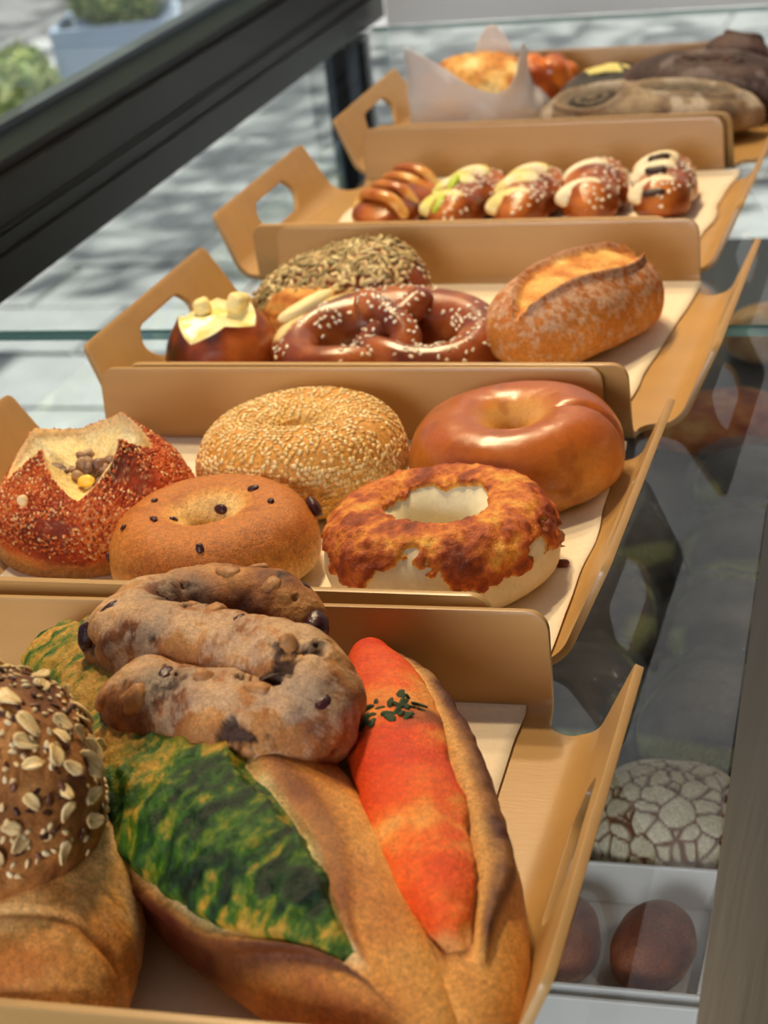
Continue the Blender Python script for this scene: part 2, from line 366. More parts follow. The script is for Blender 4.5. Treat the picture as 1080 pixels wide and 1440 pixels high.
def liner(i, xl, xr, yf, yb, label, wav=.0015, seed=0):
    nx, ny = 50, 60
    X, Y = np.meshgrid(np.linspace(0, 1, nx), np.linspace(0, 1, ny), indexing='ij')
    ys = yf + (yb - yf) * Y
    w = (noise(np.stack([ys * 0 + seed, ys, ys * 0], -1), 26, seed) - .5) * 2 * wav
    xl_ = (xl[0] + (xl[1] - xl[0]) * Y) + w; xr_ = (xr[0] + (xr[1] - xr[0]) * Y) + w * 1.5
    xs = xl_ + (xr_ - xl_) * X
    _, zx, tx = bend(xs, AX, RS, AS); yy, zy, ty = bend(ys, AY, RB, AB); xx = bend(xs, AX, RS, AS)[0]
    n = np.stack([-np.sin(tx), -np.sin(ty), np.cos(tx) * np.cos(ty)], -1); off = .0042 + .0012 * ss(.6, 1, np.abs(X * 2 - 1)) * noise(np.stack([xs, ys, xs], -1), 30, seed + 3)
    P = np.stack([xx, yy, zx + zy], -1) + n * off[..., None]; Q = P + n * .00035
    f = grid_faces(nx, ny, False, False); k = nx * ny
    idx = np.arange(k).reshape(nx, ny); rim = np.concatenate([idx[:, 0], idx[-1, 1:], idx[-2::-1, -1], idx[0, -2:0:-1]])
    ff = f[:, ::-1].tolist() + (f + k).tolist() + [[int(a), int(b), int(b + k), int(a + k)] for a, b in zip(rim, np.roll(rim, -1))]
    o = link_mesh('paper_liner', np.concatenate([P.reshape(-1, 3), Q.reshape(-1, 3)]), ff, M['paper'])
    o.location = (TRAYS[i][0], TRAYS[i][1], 0); o.rotation_euler = (0, 0, TRAYS[i][2]); tag(o, label, 'paper', 'cream paper tray liners')
liner(0, (-.142, -.142), (.1470, .1385), -.125, .1325, 'cream paper liner under the baguettes in the front tray', seed=1)
liner(1, (-.139, -.128), (.1690, .1625), -.125, .1335, 'cream paper liner under the bagels', .003, seed=2)
liner(2, (-.14, -.135), (.136, .151), -.12, .1325, 'cream paper liner under the pretzel and split loaf', .002, seed=3)
liner(3, (-.142, -.137), (.155, .162), -.12, .1325, 'cream paper liner under the five slashed sticks', seed=4)

# ------------------------------------------------------------------ bread shapes
ZP = .0048                                                   # top of the paper
def loaf(L, W, H, nu=130, nv=96, pu=2.6, pe=.5, flat=.28, sup=.9, taper=0., bendy=0., arch=0.):
    """returns P (nu,nv,3), t (-1..1), phi; x along the loaf, z=0 is its base"""
    s = np.linspace(-PI / 2, PI / 2, nu); t = np.sin(s)[:, None]; ph = np.linspace(0, 2 * PI, nv, endpoint=False)[None, :]
    f = np.maximum(1 - np.abs(t) ** pu, 0) ** pe * (1 + taper * t); f = np.maximum(f, 1e-3)
    c, sn = np.cos(ph), np.sin(ph)
    cc = np.sign(c) * np.abs(c) ** sup; s2 = np.sign(sn) * np.abs(sn) ** sup
    fl = np.where(sn < 0, np.sign(sn) * np.abs(sn) ** .55, s2)
    Hb = H * flat; Ht = H - Hb
    x = t * L / 2 + 0 * ph; y = W / 2 * f * cc + bendy * (t * t - .4); z = Hb + np.where(sn > 0, Ht * f * s2, Hb * f ** .6 * fl) + arch * (1 - t * t)
    return np.stack([x, y, z], -1), np.broadcast_to(t, x.shape), np.broadcast_to(ph, x.shape)
def spline(C, n):
    C = np.asarray(C, float); k = len(C); P = np.concatenate([[2 * C[0] - C[1]], C, [2 * C[-1] - C[-2]]]); out = []
    for s in np.linspace(0, k - 1, n):
        i = min(int(s), k - 2); t = s - i; p0, p1, p2, p3 = P[i:i + 4]
        out.append(.5 * (2 * p1 + (p2 - p0) * t + (2 * p0 - 5 * p1 + 4 * p2 - p3) * t * t + (3 * p1 - p0 - 3 * p2 + p3) * t ** 3))
    return np.array(out)
def tube(C, nu=160, nv=40, closed_ends=True, squash=1., endp=.5):
    """C rows: x,y,z,r"""
    S = spline(C, nu); p, r = S[:, :3], np.maximum(S[:, 3], 1e-4)
    if closed_ends:
        d = np.concatenate([[0], np.cumsum(np.linalg.norm(np.diff(p, axis=0), axis=1))]); Lt = d[-1]
        for dd, rr in ((d, r[0]), (Lt - d, r[-1])): r = r * np.sqrt(np.clip(1 - np.clip(1 - dd / (rr * 1.05), 0, 1) ** 2, 1e-5, 1))
    T = np.gradient(p, axis=0); T /= np.linalg.norm(T, axis=1, keepdims=True)
    up = np.array([0, 0, 1.]); side = np.cross(up, T); side /= np.maximum(np.linalg.norm(side, axis=1, keepdims=True), 1e-6); nn = np.cross(T, side)
    ph = np.linspace(0, 2 * PI, nv, endpoint=False)
    P = p[:, None] + r[:, None, None] * (np.cos(ph)[None, :, None] * side[:, None] + squash * np.sin(ph)[None, :, None] * nn[:, None])
    return P, np.broadcast_to(np.linspace(0, 1, nu)[:, None], (nu, nv)), np.broadcast_to(ph[None], (nu, nv))
def ring(R, rh, rv, nu=170, nv=72, flat=.55, wob=.06, seed=0):
    th = np.linspace(0, 2 * PI, nu, endpoint=False)[:, None]; ph = np.linspace(0, 2 * PI, nv, endpoint=False)[None]
    k = 1 + wob * np.sin(th + seed) + wob * .5 * np.sin(2 * th + seed * 1.7)
    c, s = np.cos(ph), np.sin(ph)
    rr = R + rh * k * np.sign(c) * np.abs(c) ** .92
    z = np.where(s > 0, rv * k * s, rv * flat * np.sign(s) * np.abs(s) ** .6) + rv * flat
    return np.stack([rr * np.cos(th), rr * np.sin(th), z + 0 * th], -1), np.broadcast_to(th, z.shape) if z.shape[0] > 1 else np.broadcast_to(th, (nu, nv)), np.broadcast_to(ph, (nu, nv))
def displace(P, d, cu, cv, keep_base=True):
    n = normals(P, cu, cv)
    Q = P + n * d[..., None]
    if keep_base: Q[..., 2] = np.maximum(Q[..., 2], np.minimum(P[..., 2], 0))
    return Q
def outward(P, cu, cv):
    n = normals(P, cu, cv); c = P.reshape(-1, 3).mean(0)
    return -1 if np.sum(n * (P - c)) < 0 else 1
def scatter(P, cu, cv, mask, n, mind, seed=0, sign=None):
    g = np.random.default_rng(seed); N = normals(P, cu, cv)
    if sign is not None: N = N * sign
    du = np.linalg.norm(np.roll(P, -1, 0) - P, axis=-1); dv = np.linalg.norm(np.roll(P, -1, 1) - P, axis=-1)
    w = (du * dv * np.clip(mask, 0, 1)); 
    if not cu: w[-1] = 0
    w = w.ravel() / w.sum()
    idx = g.choice(len(w), size=n * 6, p=w); pts, ns = [], []
    cell = {}
    Pf, Nf = P.reshape(-1, 3), N.reshape(-1, 3)
    for i in idx:
        p = Pf[i]; key = tuple(np.floor(p / mind).astype(int)); ok = True
        for dx in (-1, 0, 1):
            for dy in (-1, 0, 1):
                for dz in (-1, 0, 1):
                    for qv in cell.get((key[0] + dx, key[1] + dy, key[2] + dz), ()):
                        if np.sum((qv - p) ** 2) < mind * mind: ok = False; break
                    if not ok: break
                if not ok: break
            if not ok: break
        if ok:
            cell.setdefault(key, []).append(p); pts.append(p); ns.append(Nf[i])
            if len(pts) >= n: break
    return np.array(pts), np.array(ns)
def ellip(nu=7, nv=8, tear=.35):
    s = np.linspace(-PI / 2, PI / 2, nu); V = []
    for a in s:
        for k in range(nv):
            b = 2 * PI * k / nv; w = math.cos(a) * (1 - tear * math.sin(a)); V.append((math.sin(a), w * math.cos(b), w * math.sin(b)))
    return np.array(V), grid_faces(nu, nv, False, True)
SEEDV, SEEDF = ellip(6, 7)
def frames(ns, g, tilt=.15):
    ns = ns + g.normal(0, tilt, ns.shape); ns /= np.linalg.norm(ns, axis=1, keepdims=True)
    r = g.normal(size=ns.shape); t = np.cross(ns, r); t /= np.linalg.norm(t, axis=1, keepdims=True); return t, np.cross(ns, t), ns
def seeds(name, pts, ns, size, cols, parent, seed=0, tilt=.15, lift=.3, kind=True):
    g = np.random.default_rng(seed); t, b, n = frames(ns, g, tilt); k = len(pts)
    sc = np.array(size) / 2 * g.uniform(.8, 1.15, (k, 1))
    L = SEEDV[None] * sc[:, None, :]
    V = pts[:, None] + n[:, None] * (sc[:, 2] * lift)[:, None, None] + L[..., 0:1] * t[:, None] + L[..., 1:2] * b[:, None] + L[..., 2:3] * n[:, None]
    F = (SEEDF[None] + (np.arange(k) * len(SEEDV))[:, None, None]).reshape(-1, 4)
    pal = np.array([lin(*c) for c in cols]); c = pal[g.integers(0, len(pal), k)] * g.uniform(.85, 1.12, (k, 1))
    C = np.repeat(c[:, None], len(SEEDV), 1)
    o = link_mesh(name, V, F, M['seed'], parent, C)
    if kind: stuff(o)
    return o
def lump_mesh(name, size, seed, mat, rough=.25, n=10, sq=.85):
    V, F = ellip(n, n + 2, 0); V = V / np.linalg.norm(V, axis=1, keepdims=True)
    V = V * (1 + rough * 2 * (fbm(V, 1.7, 3, seed) - .5))[:, None]
    V = np.sign(V) * np.abs(V) ** sq * np.array(size) / 2
    me = bpy.data.meshes.new(name); me.from_pydata(V.tolist(), [], F.tolist()); me.polygons.foreach_set('use_smooth', [True] * len(me.polygons)); me.materials.append(mat); return me
def place_piece(name, mesh, p, n, parent, spin=0., sc=1., tilt=.2):
    o = bpy.data.objects.new(name, mesh); COL.objects.link(o); o.parent = parent
    n = Vector(n) + Vector([random.gauss(0, tilt) for _ in range(3)])
    o.rotation_euler = (n.to_track_quat('Z', 'Y').to_matrix() @ Matrix.Rotation(spin, 3, 'Z')).to_euler(); o.location = p; o.scale = (sc, sc, sc)
    return o
def at_up(P, N, x, y):
    """point of an upward facing surface nearest local (x,y)"""
    d = (P[..., 0] - x) ** 2 + (P[..., 1] - y) ** 2 + np.where(N[..., 2] > .05, 0, 1); i = np.unravel_index(np.argmin(d), d.shape); return P[i], N[i]

# ------------------------------------------------------------------ tray 2: bagels
def bagel_color(P, H, Rr, pale, mid, dark, seed, lo=.25, hi=.75, hole=.35):
    z = P[..., 2] / H; r = np.hypot(P[..., 0], P[..., 1])
    b = z + .35 * (fbm(P, 45, 3, seed) - .5)
    inner = ss(Rr * 1.0, Rr * hole, r)
    b = b * (1 - .75 * inner)
    return ramp(b, [(0, pale), (lo, pale), ((lo + hi) / 2, mid), (hi, dark), (1.2, dark)])

# plain glazed bagel
B = thing('plain_bagel', 'plain smooth glossy brown bagel without any topping', 'bagel', (-.238, .931, ZP), .4)
P, th, ph = ring(.0315, .0255, .0275, flat=.62, wob=.045, seed=1); P = displace(P, .0016 * (fbm(P, 40, 3, 2) - .5) + .0004 * (noise(P, 160, 3) - .5), True, True)
lip = np.exp(-(((th - 5.95) % (2 * PI)) / .10) ** 2) * ss(-.5, .2, np.cos(ph)); P = displace(P, -.0026 * lip, True, True)
c = bagel_color(P, .0445, .0315, (224, 174, 96), (200, 122, 44), (180, 92, 22), 5, .05, .8, .4)
bl = (fbm(P, 55, 3, 12) > .64); c = mixc(c, lin(150, 72, 24), .5 * ss(.6, .68, fbm(P, 55, 3, 12)))
grid_obj('crust', P, True, True, M['shiny'], B, c)

# sesame bagel
B = thing('sesame_bagel', 'pale golden bagel coated all over with sesame seeds', 'bagel', (-.3545, .9225, ZP), 1.1)
P, th, ph = ring(.0320, .0265, .0275, flat=.62, wob=.05, seed=4); P = displace(P, .0018 * (fbm(P, 40, 3, 8) - .5), True, True)
c = bagel_color(P, .0445, .032, (238, 200, 120), (228, 172, 84), (216, 150, 62), 9, .05, .9, .4)
grid_obj('crust', P, True, True, M['crust'], B, c)
sg = outward(P, True, True)
m = ss(.008, .016, P[..., 2]) * ss(.010, .015, np.hypot(P[..., 0], P[..., 1])) * (1 - np.exp(-(((P[..., 0] - .012) / .012) ** 2 + ((P[..., 1] + .048) / .009) ** 2)))
pts, ns = scatter(P, True, True, m, 2000, .0020, 11, 1)
seeds('sesame_seeds', pts, ns, (.0033, .0024, .0011), [(240, 208, 142), (232, 192, 116), (246, 220, 160), (226, 180, 104)], B, 12, .08, .45)

# cranberry bagel
B = thing('cranberry_bagel', 'brown bagel studded with dark dried cranberries, in front row of its tray', 'bagel', (-.3685, .819, ZP), 0)
P, th, ph = ring(.0305, .0235, .0235, flat=.60, wob=.04, seed=2); P = displace(P, .003 * (fbm(P, 32, 3, 18) - .5) + .0005 * (noise(P, 200, 3) - .5), True, True)
c = bagel_color(P, .040, .0305, (240, 204, 134), (220, 152, 70), (192, 114, 42), 15, .10, .72, .45)
c = mixc(c, lin(160, 84, 30), .5 * ss(.56, .72, fbm(P, 70, 4, 31)) * ss(.3, .6, P[..., 2] / .04))
grid_obj('crust', P, True, True, M['crust'], B, c)
N = normals(P, True, True); cm = [lump_mesh('cranberry', (.006, .0045, .003), k, M['raisin']) for k in range(3)]
for k, (x, y, s) in enumerate([(.002, .012, 1.2), (.018, .019, 1.0), (-.014, -.012, .8), (-.021, -.018, .8), (-.036, -.021, .8), (.012, -.043, .9), (.032, .002, .8), (-.03, .005, .6), (-.052, -.02, .9), (-.02, -.02, .6)]):
    p, n = at_up(P, N, x, y); place_piece('cranberry', cm[k % 3], p + n * .0003, n, B, k, s)
p, n = at_up(P, N, .046, .022); place_piece('cranberry', lump_mesh('cranberry', (.012, .009, .006), 9, M['raisin']), p + n * .002, n, B, .6, 1)

# cheese bagel
B = thing('cheese_bagel', 'white bagel topped with browned melted cheese crust', 'bagel', (-.2510, .8225, ZP), 0)
P, th, ph = ring(.0365, .0210, .0235, flat=.66, wob=.035, seed=3, nu=340, nv=150); P = displace(P, .0018 * (fbm(P, 40, 3, 28) - .5), True, True)
c = ramp(P[..., 2] / .039 + .2 * (fbm(P, 40, 3, 4) - .5), [(0, (226, 200, 150)), (.3, (236, 222, 186)), (1, (240, 228, 190))])
grid_obj('crust', P, True, True, M['dough'], B, c)
sgn = 1
nz = fbm(P, 85, 5, 44); edge = P[..., 2] / .039 + .85 * (nz - .5) + .10 * np.sin(th * 5)
inner = ss(.030, .021, np.hypot(P[..., 0], P[..., 1])); edge = edge - inner * (.5 + .5 * fbm(P, 60, 2, 7))
m = ss(.62, .68, edge)
w1, _ = worley(P, 260, 3); w2, _ = worley(P, 130, 5)
lumps = .0014 * (1 - w1) + .0020 * (1 - w2) + .0016 * (fbm(P, 120, 3, 6) - .5)
Q = displace(P, sgn * (-.0012 + m * (.0022 + lumps)), True, True)
bk = fbm(P, 90, 4, 61) + .25 * (1 - w1) - .12
c = ramp(bk + .25 * (m - 1), [(.2, (236, 176, 70)), (.38, (222, 132, 44)), (.52, (192, 92, 30)), (.68, (150, 62, 20)), (.9, (104, 40, 14))])
c = mixc(c, lin(240, 190, 80), ss(.8, .2, m) * .8)
grid_obj('cheese_topping', Q, True, True, M['topping'], B, c)

# crusted bun with crossed cut
def cross_bun(name, label, loc, rotz, R, H, tips, vees, mats, colf, seed, zc, fill_r, tip_lift=.006, tilt=None, nth=240):
    T = thing(name, label, 'bun', loc, rotz, None, tilt)
    th = np.linspace(0, 2 * PI, nth, endpoint=False)
    keys = sorted([(a % (2 * PI), e, 1) for a, e in tips] + [(a % (2 * PI), e, 0) for a, e in vees])
    xs = [k[0] - 2 * PI for k in keys] + [k[0] for k in keys] + [k[0] + 2 * PI for k in keys]; es = [k[1] for k in keys] * 3; tp = [k[2] for k in keys] * 3
    er = np.radians(np.interp(th, xs, es)); tipf = np.interp(th, xs, tp)
    no, ni = 60, 26
    s = np.linspace(0, 1, no)[None, :]; e = er[:, None] * s ** .9
    r = R * np.cos(e) ** .85; z = H * np.sin(e) ** .9
    lift = (tipf[:, None] ** 1.5) * s ** 6
    r = r + lift * .002; z = z + lift * tip_lift
    low_r = np.linspace(.0, 1, 10)[None, :-1] * R * .93 + 0 * th[:, None]; low_z = low_r * 0
    r = np.concatenate([low_r, r * 1 + 0], 1); z = np.concatenate([low_z, z + .0], 1)
    z[:, 9:] += .0
    base_round = ss(0, .012, z); r = np.where(z > 0, r * (.93 + .07 * base_round), r)
    u = np.linspace(0, 1, ni)[None, 1:]; r0, z0 = r[:, -1:], z[:, -1:]
    ri = r0 * (1 - u) + .0005 * u - .004 * np.sin(u * PI) * 0; zi = z0 + (zc - z0) * (u ** .55)
    ri = r0 * (1 - u ** 1.0) + 5e-4
    rr = np.concatenate([r, ri], 1); zz = np.concatenate([z, zi], 1); t2 = th[:, None]
    P = np.stack([rr * np.cos(t2), rr * np.sin(t2), zz], -1)
    sidx = np.broadcast_to(np.concatenate([np.zeros(9), s[0], 1 + u[0]])[None], rr.shape)
    P2, c = colf(P, sidx, np.broadcast_to(tipf[:, None], rr.shape))
    grid_obj('crust', P2, True, False, mats, T, c)
    return T, P2, sidx
def crustcol(P, s, tipf):
    outer = s < 1
    w, _ = worley(P, 420, 2); w2, _ = worley(P, 240, 6)
    d = np.where(outer, .0010 * (1 - w) + .0010 * (fbm(P, 60, 3, 3) - .5), .0012 * (fbm(P, 120, 3, 9) - .5)) * ss(0, .1, s)
    P2 = P + normals(P, True, False) * d[..., None] * np.where(outer, -1, -1)[..., None] * -1
    b = fbm(P, 40, 4, 5) + .30 * tipf * ss(.6, 1, s) + .10 * ss(.2, .8, s)
    c = ramp(b, [(.30, (232, 150, 66)), (.5, (214, 98, 30)), (.68, (172, 60, 18)), (.9, (100, 36, 16)), (1.1, (56, 22, 12))])
    c = mixc(c, lin(232, 186, 130), ss(.44, .2, w) * .55 * ss(.45, .62, fbm(P, 150, 2, 8) + .1))
    c = mixc(c, lin(226, 176, 108), ss(.16, .02, s) * .7)
    cream = ramp(fbm(P, 110, 3, 14), [(.3, (238, 208, 140)), (.7, (246, 226, 170))])
    cream = mixc(cream, lin(220, 140, 60), ss(1.12, 1.0, s) * .5)
    c = mixc(c, cream, (s >= 1).astype(float)); return P2, c
# angles: local frame not rotated, +x right, +y away
T, P2, sidx = cross_bun('cheese_crust_bun', 'orange red crusted bun cut crosswise, open top showing meat filling', (-.4505, .861, ZP), 0, .0555, .056,
    [(math.radians(-115), 66), (math.radians(-25), 67), (math.radians(60), 70), (math.radians(165), 58)],
    [(math.radians(-75), 40), (math.radians(205), 41), (math.radians(10), 55), (math.radians(120), 57)], M['rough_crust'], crustcol, 1, .032, .02, .008)
gm = (sidx < 1) * ss(.12, .25, sidx) * ss(.25, .5, fbm(P2, 60, 3, 15)); pts, ns = scatter(P2, True, False, gm, 2600, .0013, 4, outward(P2, True, False))
seeds('crust_grains', pts, ns, (.0021, .0016, .0010), [(232, 160, 92), (222, 120, 48), (206, 92, 30), (236, 186, 128), (184, 74, 22), (210, 100, 36), (160, 58, 20)], T, 5, .3, .3)
fm = [lump_mesh('meat_piece', (.011, .008, .007), 20 + k, plain('meat%d' % k, rgb, .5, noise_amt=.3, noise_scale=200, bump=.6)) for k, rgb in enumerate([(150, 112, 84), (176, 140, 104), (120, 86, 66)])]
for k in range(34):
    a = random.uniform(0, 2 * PI); r = random.uniform(0, .017); place_piece('meat_piece', fm[k % 3], (r * math.cos(a) * 1.3 + .004, r * math.sin(a) - .004, 0.0345 + random.uniform(-.001, .007)), (0, 0, 1), T, k, random.uniform(.6, 1), .5)
place_piece('cheese_cube', lump_mesh('cheese_cube', (.009, .007, .006), 3, plain('yellow_cheese', (244, 206, 84), .4)), (.006, -.019, .0385), (0, -.3, 1), T, .4)
Nn = normals(P2, True, False)
place_piece('cheese_crumb', lump_mesh('cheese_crumb', (.006, .006, .005), 5, plain('cheese_crumb', (240, 206, 150), .5)), (-.0165, -.0475, .040), (0, -1, .6), T, .4)

# ------------------------------------------------------------------ tray 3
def lyecol(P, s, tipf):
    outer = s < 1
    P2 = P + normals(P, True, False) * (np.where(outer, .0008, .0022) * (fbm(P, 60, 3, 3) - .5))[..., None] * ss(0, .1, s)[..., None]
    c = ramp(fbm(P, 40, 3, 5) - .22 * tipf * ss(.7, 1, s) , [(.2, (64, 24, 14)), (.4, (124, 52, 20)), (.6, (168, 82, 32)), (.8, (190, 104, 44))])
    cream = ramp(fbm(P, 90, 3, 14) - .25 * ss(1.4, 2, s), [(.25, (238, 214, 120)), (.5, (248, 232, 168)), (.8, (252, 242, 200))])
    return P2, mixc(c, cream, (s >= 1).astype(float))
T, P2, sidx = cross_bun('pretzel_bun', 'small shiny brown lye bun, cream cross cut open on top', (-.4690, 1.104, ZP), 0, .0385, .043,
    [(math.radians(-150), 58), (math.radians(-60), 52), (math.radians(25), 64), (math.radians(110), 60)],
    [(math.radians(-105), 38), (math.radians(-15), 46), (math.radians(65), 46), (math.radians(165), 46)], M['lye'], lyecol, 2, .036, .02, .003)
cl = lump_mesh('crumb_petal', (.024, .013, .014), 31, plain('cream_crumb', (246, 228, 158), .6, noise_amt=.08, noise_scale=80, bump=.4), .35, 12, .5)
for x, y, z, sc, sp in ((-.012, .006, .040, .8, .7), (.012, .008, .042, .9, -.6)): place_piece('crumb_petal', cl, (x, y, z), (x * 30, .2, 1), T, sp, sc, .05)

# pumpkin seed slab
T = thing('seeded_pastry_slab', 'thick layered bread slab with pumpkin seeds covering its top', 'bread', (-.4200, 1.194, ZP), math.radians(2))
P, t, ph = loaf(.112, .068, .034, pu=3, flat=.3); P[..., 0] += .006; P[..., 1] -= .004
layer = np.sin(P[..., 2] * 620 + 3 * fbm(P, 40, 2, 3)); P = displace(P, .0016 * layer * ss(.2, -.6, np.sin(ph) - .4) + .002 * (fbm(P, 60, 3, 9) - .5), False, True)
c = ramp(fbm(P, 70, 3, 5) + .18 * layer, [(.2, (176, 100, 36)), (.5, (226, 158, 74)), (.8, (242, 200, 120))])
grid_obj('layered_crumb', P, False, True, M['crumb'], T, c)
P, t, ph = loaf(.128, .072, .034, pu=3, flat=.18); P[..., 1] += .007; P[..., 2] = np.where(np.sin(ph) < 0, P[..., 2] * .2 + .006, P[..., 2]) + .0115 + .012 * (P[..., 1] / .039) * .5
P[..., 2] += .015 * t - .016 * np.clip(t, 0, 1) ** 3 - .001
P = displace(P, .003 * (fbm(P, 50, 3, 19) - .5), False, True, False)
c = ramp(fbm(P, 50, 3, 6), [(.3, (90, 38, 18)), (.7, (146, 72, 30))])
grid_obj('top_crust', P, False, True, M['lye'], T, c)
m = ss(.35, .7, np.sin(ph)) * ss(-.0, .2, .95 - np.abs(t)); pts, ns = scatter(P, False, True, m * ss(.9, .5, t), 620, .0030, 3, outward(P, False, True))
seeds('pumpkin_seeds', pts, ns, (.0088, .0040, .0018), [(204, 180, 124), (172, 150, 98), (216, 194, 142), (142, 126, 78), (184, 150, 98)], T, 5, .35, .8)
m2 = ss(.0, .4, np.sin(ph)) * ss(.0, .6, t); pts, ns = scatter(P, False, True, m2, 90, .004, 8, outward(P, False, True))
seeds('sesame_seeds', pts, ns, (.0034, .002, .0012), [(240, 226, 190)], T, 6)

# pretzel
T = thing('salted_pretzel', 'shiny dark brown twisted pretzel with white sesame and cream split', 'pretzel', (-.359, 1.113, ZP), math.radians(4))
C = [(.020, .030, .034, .0085), (.012, .012, .031, .0085), (-.002, -.001, .024, .0085), (-.012, -.013, .014, .009), (-.002, -.026, .017, .009), (.020, -.034, .013, .010), (.048, -.030, .011, .012), (.059, -.004, .013, .0145), (.044, .022, .016, .017), (.012, .034, .017, .0185),
     (-.016, .034, .017, .0185), (-.046, .022, .016, .017), (-.060, -.004, .013, .0145), (-.048, -.030, .011, .012), (-.020, -.034, .013, .010), (.002, -.024, .011, .009), (.013, -.012, .020, .009), (.002, .000, .030, .0085), (-.012, .012, .033, .0085), (-.020, .030, .034, .0085)]
C = np.array(C); C[:, 3] *= 1.14
P, s, ph = tube(C, 300, 36); P = displace(P, .0008 * (fbm(P, 60, 3, 3) - .5), False, True, False)
c = ramp(fbm(P, 50, 3, 5), [(.25, (102, 42, 18)), (.5, (140, 66, 26)), (.75, (178, 98, 44))])
cut = ss(1.0, .85, np.sqrt(((s - .592) / .062) ** 2 + ((ph - 2.15) / .75) ** 2)); c = mixc(c, lin(240, 216, 150), cut)
grid_obj('dough_strand', P, False, True, M['lye'], T, c)
op = place_piece('split_opening', lump_mesh('split_opening', (.046, .017, .010), 71, plain('pretzel_crumb', (242, 222, 164), .6, noise_amt=.06, noise_scale=120, bump=.3), .12), (-.0640, .0040, .0268), (0, 0, 1), T)
NP = normals(P, False, True) * outward(P, False, True); sub = NP[164:190] @ np.array([-.58, -.38, .72]); k = int(sub[13].argmax())
zx = Vector(NP[177, k]); xx = Vector(P[187, k] - P[167, k]); xx = (xx - zx * xx.dot(zx)).normalized(); yy = zx.cross(xx); op.location = P[177, k] + NP[177, k] * .0005
op.rotation_euler = Matrix((xx, yy, zx)).transposed().to_euler()
pts, ns = scatter(P, False, True, ss(.2, .6, np.sin(ph)) * (1 - cut) * ss(.35, .55, noise(P, 55, 3)), 260, .0026, 3, outward(P, False, True))
seeds('sesame_seeds', pts, ns, (.0034, .0022, .0014), [(244, 236, 216), (236, 222, 190)], T, 4)

# split loaf
T = thing('split_loaf', 'floury golden oval loaf with one long open split', 'bread', (-.2455, 1.143, ZP), math.radians(62))
P, t, ph = loaf(.138, .080, .056, nu=190, nv=140, pu=2.8, flat=.42)
ctr = PI * .56 + .10 * np.sin(t * 4); ww = .40 * np.maximum(1 - np.abs(t) ** 3, .02); dd = np.abs(ph - ctr) / ww
inside = ss(1.0, .82, dd) * ss(.94, .86, np.abs(t)); lipm = np.exp(-((dd - 1.08) / .16) ** 2) * ss(.96, .8, np.abs(t))
rid = .35 * np.sin(t * 19 + 9 * fbm(P, 40, 2, 8)) * inside
P = displace(P, outward(P, False, True) * (.003 * (fbm(P, 36, 4, 3) - .5) + .0034 * lipm - .0026 * inside + .0012 * rid + inside * .003 * (fbm(P, 70, 3, 12) - .5)), False, True)
c = ramp(P[..., 2] / .056 + .5 * (fbm(P, 50, 4, 5) - .5), [(0, (224, 162, 78)), (.4, (206, 130, 48)), (.8, (176, 98, 36)), (1.1, (150, 80, 34))])
c = mixc(c, lin(214, 186, 156), .55 * ss(.50, .64, fbm(P, 230, 5, 7, .7) + .14 * ss(.5, 1, P[..., 2] / .056)) * (1 - inside))
ci = ramp(fbm(P, 70, 4, 21) + .12 * rid, [(.3, (196, 116, 40)), (.5, (224, 160, 76)), (.75, (240, 196, 116))]); c = mixc(c, ci, inside); c = mixc(c, lin(140, 74, 34), lipm * .55)
grid_obj('crust', P, False, True, M['rough_crust'], T, c)

